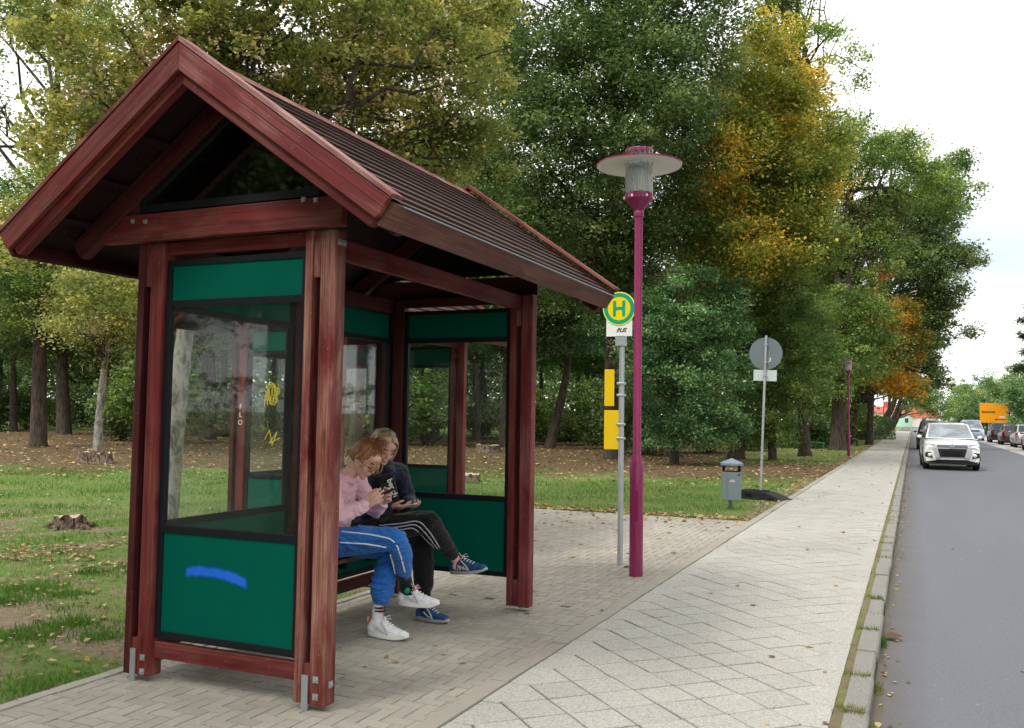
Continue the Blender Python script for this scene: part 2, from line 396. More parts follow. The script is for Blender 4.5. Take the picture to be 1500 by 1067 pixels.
xs = [-2.31]
st = .35
while xs[-1] > -260: xs.append(xs[-1]-st); st *= 1.055
xs = np.array(xs)
ys = [-12.]
while ys[-1] < 330: ys.append(ys[-1]+(.5 if ys[-1] < 22 else .5+(ys[-1]-22)*.05))
ys = np.array(ys)
V = [(x, y, hgt(x, y)) for y in ys for x in xs]
nx, ny = len(xs), len(ys)
Fq = [(j*nx+i+1, j*nx+i, (j+1)*nx+i, (j+1)*nx+i+1) for j in range(ny-1) for i in range(nx-1)]
o = np_obj('lawn', V, Fq, M_LAWN, smooth=True); tag(o, kind='structure')
b = MB(); b.add([(-900, -200, -.6), (900, -200, -.6), (900, 1500, -.6), (-900, 1500, -.6)], [(0, 1, 2, 3)])
n = NT('distant_ground'); M_GROUND = n.finish(n.pbsdf(n.mix(n.noise(n.pos(), .05, 5), (.05, .08, .025), (.10, .12, .05)), .95))
tag(b.build('ground', M_GROUND), kind='structure')

# ---------------------------------------------------------------- paving laid stone by stone
class Tiles:
    def __init__(s): s.v = []; s.f4 = []; s.polys = []; s.tone = []
    def add(s, pts, z, inset=.004, depth=.014, tilt=.0012, tone=None):
        c = Vector((sum(p[0] for p in pts)/len(pts), sum(p[1] for p in pts)/len(pts)))
        tx, ty, dz = random.gauss(0, tilt), random.gauss(0, tilt), random.gauss(0, tilt)*.7
        tn = random.random() if tone is None else tone
        k = len(pts); base = len(s.v)
        for ring, ins, zz in ((0, 0, z-depth), (1, inset*.35, z-.0035), (2, inset, z)):
            for p in pts:
                q = Vector(p[:2]); dv = (c-q); q = q+dv.normalized()*ins*1.3
                s.v.append((q.x, q.y, zz+dz+(q.x-c.x)*tx*8+(q.y-c.y)*ty*8)); s.tone.append(tn)
        for r in range(2):
            for i in range(k):
                a = base+r*k+i; e = base+r*k+(i+1) % k; s.polys.append((a, e, e+k, a+k))
        s.polys.append(tuple(base+2*k+i for i in range(k)))
    def build(s, name, mat):
        me = bpy.data.meshes.new(name); me.from_pydata(s.v, [], s.polys); me.materials.append(mat)
        a = me.attributes.new('tone', 'FLOAT', 'POINT'); a.data.foreach_set('value', s.tone); me.update()
        return link(bpy.data.objects.new(name, me))
def shrink(x0, y0, x1, y1, g): return [(x0+g, y0+g), (x1-g, y0+g), (x1-g, y1-g), (x0+g, y1-g)]

n = NT('grey_paving_block'); P = n.pos(); tn = n.attr('tone')
col = n.mix(tn, (.31, .28, .235), (.39, .36, .305))
big = n.noise(P, .9, 5, .6); col = n.mix(n.ramp(big, [(.35, .0), (.7, .5)]), col, (.50, .465, .40))
fine = n.noise(P, 180, 3, .7); col = n.mix(n.ramp(fine, [(.35, .35), (.6, 0)]), col, (.12, .11, .09))
st_ = n.noise(P, 5, 6, .7); col = n.mix(n.ramp(st_, [(.58, 0), (.75, .45)]), col, (.17, .155, .125))
M_BRICK = n.finish(n.pbsdf(col, .88, 0, n.bump(fine, .35, .002), spec=.2))
n = NT('joint_sand'); P = n.pos()
M_SAND = n.finish(n.pbsdf(n.mix(n.noise(P, 30, 4), (.07, .06, .045), (.15, .13, .095)), .95, 0, n.bump(n.noise(P, 120, 3), .5, .004)))
n = NT('exposed_aggregate_slab'); P = n.pos(); tn = n.attr('tone')
v1 = n.n('ShaderNodeTexVoronoi'); n.set(v1, 'Vector', P); v1.inputs['Scale'].default_value = 120
sc1 = n.n('ShaderNodeSeparateColor', i_0=v1.outputs['Color'])
agg = n.ramp(sc1.outputs[0], [(0, (.27, .255, .22)), (.28, (.365, .350, .31)), (.6, (.435, .42, .378)), (1, (.55, .535, .485))])
col = n.mix(.32, agg, n.ramp(n.noise(P, 260, 2, .6), [(.3, (.29, .278, .245)), (.7, (.52, .505, .46))]))
col = n.mix(1., col, n.math('MULTIPLY_ADD', tn, .09, .93), 'MULTIPLY')
col = n.mix(n.ramp(n.noise(P, 1.6, 6, .65), [(.5, 0), (.75, .2)]), col, (.31, .29, .245))
M_SLAB = n.finish(n.pbsdf(col, .85, 0, n.bump(v1.outputs['Distance'], .25, .003), spec=.2))

XP0, XE0, XE1, XW1 = -4.45, -2.315, -2.20, -.405
tl = Tiles(); wB = .087; g = .0024
i0, i1 = int(-7.2/wB)-1, int(XE0/wB)+1
for j in range(int(1.0/wB), int(14.4/wB)+1):
    for i in range(i0, i1+1):
        k = (i-j) % 4
        if k == 0: q = (i*wB, j*wB, (i+2)*wB, (j+1)*wB)
        elif k == 3: q = (i*wB, j*wB, (i+1)*wB, (j+2)*wB)
        else: continue
        # clip to the paved area
        cx, cyy = (q[0]+q[2])/2, (q[1]+q[3])/2
        lo = XP0+.09 if cyy < 7.2 else -7.15
        x0, y0, x1, y1 = max(q[0], lo), q[1], min(q[2], XE0), min(q[3], 14.38)
        if cyy > 7.2: y0 = max(y0, 7.2)
        if x1-x0 < .03 or y1-y0 < .03: continue
        tl.add(shrink(x0, y0, x1, y1, g), 0)
# edging course along the left of the pad
y = .5
while y < 7.2:
    tl.add(shrink(XP0+.005, y, XP0+.09, y+.2, g), .004, tone=random.uniform(.3, 1)); y += .2
tag(tl.build('paving', M_BRICK), kind='structure')
b = MB(); b.add([(XP0, -3, -.007), (XE1, -3, -.007), (XE1, 7.2, -.007), (XP0, 7.2, -.007)], [(0, 1, 2, 3)])
b.add([(-7.15, 7.2, -.007), (XE1, 7.2, -.007), (XE1, 14.4, -.007), (-7.15, 14.4, -.007)], [(0, 1, 2, 3)])
b.add([(XE1, -8, -.007), (XW1, -8, -.007), (XW1, 330, -.007), (XE1, 330, -.007)], [(0, 1, 2, 3)])
tag(b.build('paving_bed', M_SAND), kind='structure')
# edging strip of long kerb slabs between the blocks and the walk
tl = Tiles(); y = -2.
while y < 200:
    L = 1.0; tl.add(shrink(XE0, y, XE1, y+L, .003), .006, inset=.008, tone=random.uniform(0, .5)); y += L
tag(tl.build('edging_strip', M_BRICK), kind='structure')
# slabs set diagonally with mitre-shaped border slabs
tl = Tiles(); D = .382; TX = -2.07; g = .0054
def inset_poly(pts, g):
    c = Vector((sum(p[0] for p in pts)/len(pts), sum(p[1] for p in pts)/len(pts))); r = []
    m = len(pts)
    for i in range(m):
        a, bb, c2 = Vector(pts[i-1]), Vector(pts[i]), Vector(pts[(i+1) % m])
        e1 = (bb-a).normalized(); e2 = (c2-bb).normalized(); n1 = Vector((-e1.y, e1.x)); n2 = Vector((-e2.y, e2.x))
        q = (n1+n2); q = q/(q.dot(n1) if abs(q.dot(n1)) > .2 else 1); r.append(tuple(bb+q*g))
    return r
ph = 5.777 % D
for k in range(int(1.5/D), int(150/D)):
    yk = ph+k*D
    tl.add(inset_poly([(XE1, yk), (TX, yk), (TX+D/2, yk+D/2), (TX, yk+D), (XE1, yk+D)], g), 0)
    xr = TX+4*D
    tl.add(inset_poly([(XW1, yk), (XW1, yk+D), (xr, yk+D), (xr-D/2, yk+D/2), (xr, yk)], g), 0)
    for i in range(4):
        for off in (0, 1):
            if off and i == 3: continue
            x0 = TX+i*D+off*D/2; y0 = yk+off*D/2
            tl.add(inset_poly([(x0, y0), (x0+D/2, y0-D/2), (x0+D, y0), (x0+D/2, y0+D/2)], g), 0)
tag(tl.build('sidewalk', M_SLAB), kind='structure')

# kerb of short granite blocks
n = NT('moss_and_dirt'); P = n.pos()
M_MOSS = n.finish(n.pbsdf(n.ramp(n.noise(P, 9, 6, .7), [(.3, (.10, .075, .045)), (.47, (.20, .15, .09)), (.55, (.15, .17, .035)), (.7, (.22, .25, .05))]), .95, 0, n.bump(n.noise(P, 60, 5, .7), 1., .012)))
b = MB(); q_ = [-4+.25*i for i in range(1340)]
for i in range(len(q_)-1):
    y0, y1 = q_[i], q_[i+1]
    e0, e1 = (-.400-.012*mnoise.noise(Vector((1, y*2.3, 0))) for y in (y0, y1))
    b.add([(e0-.008, y0, .0005), (-.375, y0, .006), (-.355, y0, -.004), (-.355, y1, -.004), (-.375, y1, .006), (e1-.008, y1, .0005)], [(0, 1, 4, 5), (1, 2, 3, 4)], 0, True)
tag(b.build('moss_strip', M_MOSS), kind='structure')
b = MB()
for i in range(len(q_)-1):
    y0, y1 = q_[i], q_[i+1]; e0, e1 = (-.19+.06*mnoise.noise(Vector((4, y*1.3, 0))) for y in (y0, y1))
    b.add([(-.232, y0, -.066), (e0, y0, -.0835), (e1, y1, -.0835), (-.232, y1, -.066)], [(0, 1, 2, 3)], 0, True)
tag(b.build('gutter_dirt', M_SAND), kind='structure')
n = NT('granite_kerb'); P = n.pos()
col = n.mix(n.ramp(n.noise(P, 90, 4, .7), [(.3, 0), (.7, 1)]), (.15, .14, .13), (.34, .325, .30))
col = n.mix(n.ramp(n.noise(P, 3, 4), [(.45, 0), (.7, .6)]), col, (.22, .20, .15))
M_KERB = n.finish(n.pbsdf(col, .85, 0, n.bump(n.noise(P, 40, 5, .7), .6, .012)))
b = MB(); y = -2.; kj = []
while y < 320:
    L = random.uniform(.52, .74) if y < 40 else 2.; dx = random.gauss(0, .0025); dz = random.gauss(0, .004)
    b.prism([(-.365+dx, y+.003, -.2), (-.232+dx, y+.003, -.2), (-.232+dx, y+.003, -.014+dz), (-.246+dx, y+.003, .002+dz), (-.365+dx, y+.003, .002+dz)], (random.gauss(0, .004), L-.006, random.gauss(0, .003)))
    y += L; kj.append(y)
tag(b.build('kerb', M_KERB, bevel=.004), kind='structure')
n = NT('asphalt'); P = n.pos()
col = n.mix(n.ramp(n.noise(P, 110, 3, .7), [(.3, 0), (.7, 1)]), (.10, .103, .118), (.19, .197, .22))
col = n.mix(n.ramp(n.noise(n.mapping(P, (1, .12, 1)), 1.1, 5, .6), [(.4, 0), (.7, .6)]), col, (.165, .17, .195))
col = n.mix(n.math('MULTIPLY', n.math('GREATER_THAN', n.noise(P, 55, 2, .5), .74), .8), col, (.4, .4, .38))
ed = n.n('ShaderNodeSeparateXYZ'); n.set(ed, 0, P)
em = n.n('ShaderNodeMapRange'); n.set(em, 0, n.math('ADD', ed.outputs[0], n.math('MULTIPLY_ADD', n.noise(P, 3, 5), .3, -.15))); em.inputs[1].default_value = .12; em.inputs[2].default_value = -.2
col = n.mix(n.math('MULTIPLY', em.outputs[0], .55), col, (.10, .075, .05))
M_ASPH = n.finish(n.pbsdf(col, .82, 0, n.bump(n.noise(P, 130, 3, .7), .35, .004), spec=.3))
b = MB(); b.add([(-.41, -12, -.085), (5.15, -12, -.085), (5.15, 330, -.085), (-.41, 330, -.085)], [(0, 1, 2, 3)])
tag(b.build('road', M_ASPH), kind='structure')
n = NT('pale_parking_concrete'); P = n.pos()
M_PARK = n.finish(n.pbsdf(n.mix(n.noise(P, 3, 6, .6), (.36, .345, .33), (.5, .48, .45)), .9))
b = MB(); b.box((5.15, -12, -.2), (7.7, 330, -.078))
tag(b.build('parking_strip', M_PARK), kind='structure')
b = MB(); b.box((7.7, -12, -.2), (7.85, 330, .03)); b.box((7.85, -12, -.2), (10.1, 330, .022))
tag(b.build('far_pavement', M_BRICK), kind='structure')
b = MB(); b.add([(10.1, -12, .015), (300, -12, .015), (300, 330, .1), (10.1, 330, .015)], [(0, 1, 2, 3)])
tag(b.build('verge', M_LAWN), kind='structure')

# ---------------------------------------------------------------- grass blades, weeds, fallen leaves
def blades(name, spots, mat, hrange, wid, tone_fn):
    """spots: (x,y,z,scale)"""
    S = np.array(spots, dtype=np.float32); m = len(S)
    a = rs.rand(m)*2*PI; lean = rs.rand(m)*.75; la = rs.rand(m)*2*PI
    h = (hrange[0]+rs.rand(m)*(hrange[1]-hrange[0]))*S[:, 3]; wd = wid*S[:, 3]*(.6+.8*rs.rand(m))
    V = np.zeros((m, 3, 3), np.float32)
    V[:, 0, 0] = S[:, 0]+np.cos(a)*wd; V[:, 0, 1] = S[:, 1]+np.sin(a)*wd; V[:, 0, 2] = S[:, 2]-.01
    V[:, 1, 0] = S[:, 0]-np.cos(a)*wd; V[:, 1, 1] = S[:, 1]-np.sin(a)*wd; V[:, 1, 2] = S[:, 2]-.01
    V[:, 2, 0] = S[:, 0]+np.cos(la)*lean*h; V[:, 2, 1] = S[:, 1]+np.sin(la)*lean*h; V[:, 2, 2] = S[:, 2]+h
    tone = np.repeat(np.clip(tone_fn(S)+rs.randn(m)*.12, 0, 1), 3)
    return np_obj(name, V.reshape(-1, 3), np.arange(m*3).reshape(-1, 3), mat, attrs={'tone': tone})
M_BLADE = leafmat('grass_blade', [(0, (.065, .145, .022)), (.5, (.115, .235, .045)), (.8, (.19, .295, .08)), (1, (.34, .31, .14))], .3)
spots = []
def inview(x, y, m=1.06):
    v = Vector((x, y, 0))-Vector((0, 0, CH)); z = v.dot(F_)
    if z < 1: return None
    u = v.dot(R_)/z*FPX/750; q = v.dot(U_)/z*FPX/533.5
    return z if abs(u) < m and q > -m*1.02 else None
N = 0
while N < 150000:
    # sample evenly over the picture: distance distributed so that far grass is sparser but larger
    dq = 4.6*(36/4.6)**(random.random()**.8); px = random.uniform(-40, 1270)
    p = gp(px, dq); x, y = p.x, p.y
    N += 1
    if x > -2.36 or pad_in(x, y): continue
    if not inview(x, y): continue
    tuft = mnoise.noise(Vector((x*1.1, y*1.1, 2.)))+.6*mnoise.noise(Vector((x*4, y*4, 5.)))
    if x < -4.4 and dq < 17:
        bd = abs(.12*x+y-4.02+.5*mnoise.noise(Vector((x*1.3, y*1.3, 7.))))
        if bd < .3 and random.random() > .07: continue
        if tuft < -.05 and random.random() > .3: continue
        s = 1.0+max(0, tuft)*1.0
    else: s = 1.2+max(0, tuft)*.7
    nb2 = mnoise.noise(Vector((x*.22, y*.22, 0)))*6
    if dq+nb2 > 24.5 and not (x > -7 and y > 36) and random.random() > .06: continue
    if x > -2.9 and random.random() < .5: continue
    s *= (1 if dq < 9 else (dq/9)**.40)
    spots.append((x, y, hgt(x, y), s))
for (tx, ty, rad_, cnt) in [(48, 862, .26, 700), (98, 870, .16, 400), (28, 930, .28, 800), (105, 912, .2, 500), (130, 838, .12, 260), (60, 1000, .22, 300), (12, 880, .2, 400), (150, 930, .15, 300)]:
    rr_ = ray(tx, ty); pp = rr_*(-CH/rr_.z)
    for q in range(cnt):
        x, y = pp.x+random.gauss(0, rad_*.55), pp.y+random.gauss(0, rad_*.55)
        if x < -4.5: spots.append((x, y, hgt(x, y), random.uniform(1.0, 2.0)))
def gt(S):
    return np.array([.42+.55*mnoise.noise(Vector((float(a)*.9, float(b_)*.9, 11.))) for a, b_ in S[:, :2]])
tag(blades('grass', spots, M_BLADE, (.014, .042), .0042, gt), kind='stuff', label='short patchy green grass around the shelters and the paving', cat='grass')
# weeds in the kerb joints
spots = []
for k_, y in enumerate(kj):
    if y < 3.8 or y > 45: continue
    dens = random.choice([0, 8, 60, 170]) if y < 16 else 12
    for q in range(dens): spots.append((random.uniform(-.40, -.25), y+random.gauss(0, .03), .0, random.uniform(.3, .9)))
for q in range(7000):
    y = 4+46*random.random()**1.6
    if mnoise.noise(Vector((0, y*1.7, 0))) < -.1: continue
    spots.append((random.gauss(-.385, .014), y, -.004, random.uniform(.18, .55)))
for q in range(900):
    y = random.choice([4.75, 5.0, 5.25, 6.1, 7.4])+random.gauss(0, .06); spots.append((random.gauss(-.215, .012), y, -.08, random.uniform(.5, 1.3)))
M_WEED = leafmat('kerb_weed', [(0, (.07, .16, .02)), (.4, (.15, .20, .045)), (.65, (.27, .24, .10)), (1, (.30, .21, .13))], .25)
def wt(S): return np.array([.5+.9*mnoise.noise(Vector((float(a)*2, float(b_)*1.6, 4.))) for a, b_ in S[:, :2]])
tag(blades('weeds', spots, M_WEED, (.02, .055), .005, wt), kind='stuff', label='weeds and moss growing in the joints of the kerb', cat='weeds')

def leaf_polys(pos, size, normal_bias, lobed, tone, flat=0.0, nrm=None):
    """numpy leaves: pos (m,3), size (m,), returns V, F(quads)"""
    m = len(pos)
    N_ = rs.randn(m, 3)
    N_[:, 2] = np.abs(N_[:, 2])*(1+normal_bias)+normal_bias*.7
    N_ /= np.linalg.norm(N_, axis=1, keepdims=True)
    A = rs.randn(m, 3); A -= N_*(A*N_).sum(1, keepdims=True); A /= np.linalg.norm(A, axis=1, keepdims=True)
    B = np.cross(N_, A); s = size[:, None]
    if lobed:   # two folded wings, five points
        pr = [(-.5, 0, 0), (-.12, .42, .10), (.16, .30, .03), (.55, 0, -.06), (.16, -.30, .03), (-.12, -.42, .10)]
        V = np.stack([pos+A*s*a+B*s*b_+N_*s*c for a, b_, c in pr], 1)
        F0 = np.array([[0, 3, 2, 1], [0, 5, 4, 3]])
        k = 6
    else:
        pr = [(-.5, 0, 0), (.02, -.30, .05), (.5, 0, 0), (.02, .30, .05)]
        V = np.stack([pos+A*s*a+B*s*b_+N_*s*c for a, b_, c in pr], 1)
        F0 = np.array([[0, 1, 2, 3]]); k = 4
    Fq = (F0[None]+np.arange(m)[:, None, None]*k).reshape(-1, 4)
    return V.reshape(-1, 3), Fq, np.repeat(tone, k)
M_FALLEN = leafmat('fallen_leaf', [(0, (.10, .055, .03)), (.3, (.25, .16, .08)), (.55, (.42, .32, .15)), (.8, (.52, .42, .22)), (.92, (.45, .24, .06)), (1, (.36, .10, .04))], .12)
pos = []; size = []
def leafat(x, y, s=None, z=None):
    if not inview(x, y): return
    dd_ = math.hypot(x, y)
    zz = z if z is not None else (.006 if (pad_in(x, y) or -2.31 < x < -.23) else (-.078 if x > -.23 else hgt(x, y)+.025))
    pos.append((x, y, zz)); size.append((s or random.uniform(.05, .10))*(1 if dd_ < 18 else (dd_/18)**.35))
for q in range(900):   # drift along the far edge of the paving
    leafat(random.uniform(-7.2, -2.4), 14.45+abs(random.gauss(0, .28)))
for q in range(120): leafat(random.uniform(-7, -2.4), 14.4-abs(random.gauss(0, 1.0)))
for q in range(70): leafat(random.uniform(-7, -2.4), random.uniform(9, 14.4))
for q in range(28): leafat(random.uniform(-4.4, -2.4), random.uniform(4.2, 9), random.uniform(.03, .06))
for q in range(130): leafat(random.uniform(-2.2, -.4), 4+40*random.random(), random.uniform(.025, .07))
for q in range(160): leafat(-.20+abs(random.gauss(0, .06)), 4+36*random.random()**1.4, random.uniform(.02, .05), -.075)
for q in range(70): leafat(random.uniform(-.2, 5), 4+40*random.random()**1.3, random.uniform(.02, .045))
for q in range(500): leafat(-2.32-abs(random.gauss(0, .25)), random.uniform(14.5, 60))
for q in range(1000):
    p = gp(random.uniform(-20, 330), 5+15*random.random())
    if p.x < -4.5 and not pad_in(p.x, p.y) and mnoise.noise(Vector((p.x*.8, p.y*.8, 3))) > -.12: leafat(p.x, p.y, random.uniform(.03, .06))
for q in range(500):
    p = gp(random.uniform(-20, 200), random.gauss(10, .8))
    if p.x < -4.5 and mnoise.noise(Vector((p.x*1.2, p.y*1.2, 8))) > -.05: leafat(p.x, p.y, random.uniform(.035, .08))
for q in range(7000):
    p = gp(random.uniform(-20, 1230), 21+34*random.random())
    if p.x < -2.4: leafat(p.x, p.y, random.uniform(.07, .12))
leafat(-.16, 7.6, .16, -.06)
pos = np.array(pos); size = np.array(size)
V, Fq, tn = leaf_polys(pos, size, 4, True, np.clip(rs.rand(len(pos))**.9, 0, 1))
tag(np_obj('fallen_leaves', V, Fq, M_FALLEN, attrs={'tone': tn}), kind='stuff', label='dry yellow and brown leaves fallen on grass and paving', cat='leaves')
# ---------------------------------------------------------------- bus shelter
GROUP_SH = 'red timber bus shelters'
SX, SY = -3.545, 5.45
sh = empty('bus_shelter', (SX, SY, 0), 'front red timber bus shelter with green panels, two people sitting inside it', 'bus shelter', GROUP_SH)
def bolts(pts, nrm, parent, s=.034):
    b = MB(); nrm = Vector(nrm)
    a = Vector((1, 0, 0)) if abs(nrm.x) < .5 else Vector((0, 1, 0)); u = nrm.cross(a).normalized(); v = nrm.cross(u)
    for p in pts:
        p = Vector(p); b = MB()
        q = [p+u*s/2*i+v*s/2*j for i, j in ((-1, -1), (1, -1), (1, 1), (-1, 1))]
        b.prism(q, nrm*.004)
        b.tube([p+nrm*.003, p+nrm*.014], .009, 6, smooth=False)
        b.build('bolt_plate', M_STEEL, parent)
YF, YB = 4.05, 6.82     # front faces of the front and back posts
DP = .10
def post(x0, yf, mat, mat2, top=2.57, facing=-1, inner=True):
    """two planks with a gap, spacer block and steel flat"""
    yc = yf+DP/2
    pa = beam('post', (x0+.026, yc, .035), (x0+.026, yc, top), .05, DP, mat2, sh, (1, 0, 0), .004)
    pb = beam('post', (x0+.150, yc, .03), (x0+.150, yc, top), .102, DP, mat, sh, (1, 0, 0), .012)
    m = MB().box((-.0225, -DP/2+.006, 0), (.0225, DP/2-.006, .21))
    m.build('spacer_block', mat, pa, Matrix.Translation((x0+.0755, yc, .035)), bevel=.004)
    m = MB().box((-.02, -.004, 0), (.02, .004, .185))
    if yf == YF: m.build('steel_foot', M_STEEL, pa, Matrix.Translation((x0+.0755, yf-.001, .0)))
    beam('tie_block', (x0+.0755, yc, top-.26), (x0+.0755, yc, top-.001), .0435, DP-.014, mat, sh, (1, 0, 0), .003)
    beam('filler_board', (x0+.0755, yc+.012, .25), (x0+.0755, yc+.012, top-.262), .0435, .03, M_REDD, sh, (1, 0, 0), .002)
    return pb
XL, XR = -4.255, -3.035
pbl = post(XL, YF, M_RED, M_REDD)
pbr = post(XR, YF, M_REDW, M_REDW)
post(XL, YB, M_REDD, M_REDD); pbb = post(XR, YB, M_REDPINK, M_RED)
bolts([(XL+.15, YF-.001, .14), (XL+.15, YF-.001, .06)], (0, -1, 0), pbl)
bolts([(XR+.145, YF-.001, .17), (XR+.145, YF-.001, .08)], (0, -1, 0), pbr)
bolts([(XR+.2015, YF+.05, .14)], (1, 0, 0), pbr)
bolts([(XR+.2015, YF+.03, 2.50), (XR+.2015, YF+.07, 2.50)], (1, 0, 0), pbr)
# middle back post
beam('post', (XL+.06, 5.50, .03), (XL+.06, 5.50, 2.50), .10, .10, M_REDD, sh, (1, 0, 0), .01)
# rails, eave beams, ties
beam('rail', (XL+.203, YF+.052, .185), (XR-.001, YF+.052, .185), .045, .095, M_RED, sh, (0, 1, 0), .006)
beam('rail', (XL+.06, YF+DP+.003, .185), (XL+.06, 5.448, .185), .045, .095, M_REDD, sh, (1, 0, 0), .006)
beam('rail', (XL+.06, 5.552, .185), (XL+.06, YB-.003, .185), .045, .095, M_REDD, sh, (1, 0, 0), .006)
for x in (XL, XR):
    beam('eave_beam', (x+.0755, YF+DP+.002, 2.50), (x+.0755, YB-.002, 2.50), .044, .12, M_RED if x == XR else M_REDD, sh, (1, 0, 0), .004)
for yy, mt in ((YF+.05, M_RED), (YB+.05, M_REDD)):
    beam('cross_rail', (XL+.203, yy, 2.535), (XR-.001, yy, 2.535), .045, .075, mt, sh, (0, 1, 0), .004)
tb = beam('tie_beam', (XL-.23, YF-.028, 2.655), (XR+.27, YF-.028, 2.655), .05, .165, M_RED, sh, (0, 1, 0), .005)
bolts([(XL+.0, YF-.054, 2.70), (XL+.10, YF-.054, 2.69), (XR+.02, YF-.054, 2.73), (XR+.10, YF-.054, 2.72)], (0, -1, 0), tb, .026)
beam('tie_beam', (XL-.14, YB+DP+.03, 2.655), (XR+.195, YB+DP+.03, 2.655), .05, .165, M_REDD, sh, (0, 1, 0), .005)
# roof geometry: ridge line at x=SX
RZ, EZ, EXH = 3.49, 2.56, 1.305      # ridge height, eave height, half width (top surface)
Y0, Y1 = 3.62, 7.07
sl_ = Vector((EXH, 0, EZ-RZ)).normalized()
def roofpt(side, t, y, up=0):
    """t from 0 at the ridge to 1 at the eave, up = offset along the slope normal"""
    nx_ = -sl_.z; nz_ = sl_.x
    return Vector((SX+side*(EXH*t+nx_*up), y, RZ+(EZ-RZ)*t+nz_*up))
SL = math.hypot(EXH, RZ-EZ)
def slopebeam(name, side, t0, t1, y, w, h, up, mat, parent=sh, bevel=.005):
    a = roofpt(side, t0, y, up); b_ = roofpt(side, t1, y, up)
    # mitred box: width w along Y, height h normal to the slope, vertical cut at the ridge when t0==0
    nx_ = -sl_.z*side; nz_ = sl_.x; nv = Vector((nx_, 0, nz_)); dv = Vector((sl_.x*side, 0, sl_.z))
    L = (b_-a).length; y_ = Vector((0, 1, 0))
    k = abs(sl_.z/sl_.x) if t0 == 0 else 0
    M = Matrix(((nv.x, 0, dv.x, a.x), (nv.y, 1, dv.y, a.y), (nv.z, 0, dv.z, a.z), (0, 0, 0, 1)))
    if M.to_3x3().determinant() < 0: pass
    m = MB(); tp, bt = h/2, -h/2
    # upper corner at the ridge is shifted so that both boards meet in a vertical plane x=SX
    def zc(u): return (-(up+u)*(-sl_.z)/sl_.x) if t0 == 0 else 0
    v = [(tp, -w/2, zc(tp)), (bt, -w/2, zc(bt)), (bt, -w/2, L-.012), (bt+.02, -w/2, L), (tp, -w/2, L)]
    v = [(p[0], p[1], p[2]) for p in v]
    m.prism(v, (0, w, 0))
    return m.build(name, mat, parent, M, bevel=bevel)
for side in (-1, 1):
    lit_ = side == 1  # lit side is put into the wood: right-hand boards are paler
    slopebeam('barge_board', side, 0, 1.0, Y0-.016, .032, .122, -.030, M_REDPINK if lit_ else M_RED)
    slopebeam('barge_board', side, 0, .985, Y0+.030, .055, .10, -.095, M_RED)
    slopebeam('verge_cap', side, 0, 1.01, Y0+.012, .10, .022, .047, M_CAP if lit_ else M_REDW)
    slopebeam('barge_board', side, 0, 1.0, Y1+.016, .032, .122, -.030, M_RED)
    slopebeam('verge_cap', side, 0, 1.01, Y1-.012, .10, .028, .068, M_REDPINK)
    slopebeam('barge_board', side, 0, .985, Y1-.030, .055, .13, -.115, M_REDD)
    for yy in (YF-.036, 5.5, YB+.03): slopebeam('rafter', side, 0, .93, yy, .064, .13, -.105, M_REDD)
    for tt in (.12, .36, .6, .82):
        a = roofpt(side, tt, Y0+.06, -.040); b_ = roofpt(side, tt, Y1-.06, -.040)
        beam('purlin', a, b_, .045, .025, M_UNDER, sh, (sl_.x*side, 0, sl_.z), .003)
    # underside boards
    m = MB(); q = [roofpt(side, .002, Y0+.004, -.020), roofpt(side, .99, Y0+.004, -.020), roofpt(side, .99, Y0+.004, -.006), roofpt(side, .002, Y0+.004, -.006)]
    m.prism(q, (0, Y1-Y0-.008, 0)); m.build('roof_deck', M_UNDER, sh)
    # lapped courses
    nC = 12
    for k in range(nC):
        t0, t1 = k/nC, min(1.0, (k+1.12)/nC)
        q = [roofpt(side, t0, Y0+.065, -.004), roofpt(side, t1, Y0+.065, .010), roofpt(side, t1, Y0+.065, .028), roofpt(side, t0, Y0+.065, .010)]
        a = q[0]; dv = Vector((0, 1, 0))
        M = Matrix(((1, 0, 0, a.x), (0, 0, 1, a.y), (0, 1, 0, a.z), (0, 0, 0, 1)))
        loc = [M.inverted() @ p for p in q]
        m = MB(); m.prism(loc, M.inverted().to_3x3() @ Vector((0, Y1-Y0-.13, 0)))
        m.build('shingle_course', M_ROOF, sh, M, bevel=.002)
    # eave fascia
    a = roofpt(side, 1.005, Y0+.002, -.05); b_ = roofpt(side, 1.005, Y1-.002, -.05)
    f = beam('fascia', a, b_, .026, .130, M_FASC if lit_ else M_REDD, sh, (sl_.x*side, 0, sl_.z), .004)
    a = roofpt(side, 1.018, Y0+.065, .018); b_ = roofpt(side, 1.035, Y1-.065, .018)
    beam('drip_edge', a, b_, .006, .012, M_GREYM, f, (-sl_.z*side, 0, sl_.x), 0)
a = Vector((SX, Y0+.07, RZ+.035)); b_ = Vector((SX, Y1-.07, RZ+.035))
m = MB(); rp = [(SX-.11, Y0+.065, RZ-.068), (SX, Y0+.065, RZ+.014), (SX+.11, Y0+.065, RZ-.068), (SX+.11, Y0+.065, RZ-.048), (SX, Y0+.065, RZ+.034), (SX-.11, Y0+.065, RZ-.048)]
m.prism(rp, (0, Y1-Y0-.13, 0)); m.build('ridge_cap', M_REDW, sh)
# pale soffit pieces seen between the rafters at the eave
for y0, y1 in ((3.72, 3.98), (5.62, 6.0)):
    m = MB(); q = [roofpt(1, .86, y0, -.0245), roofpt(1, .955, y0, -.0245), roofpt(1, .955, y0, -.021), roofpt(1, .86, y0, -.021)]
    m.prism(q, (0, y1-y0, 0)); m.build('soffit_patch', M_WHITE, sh)
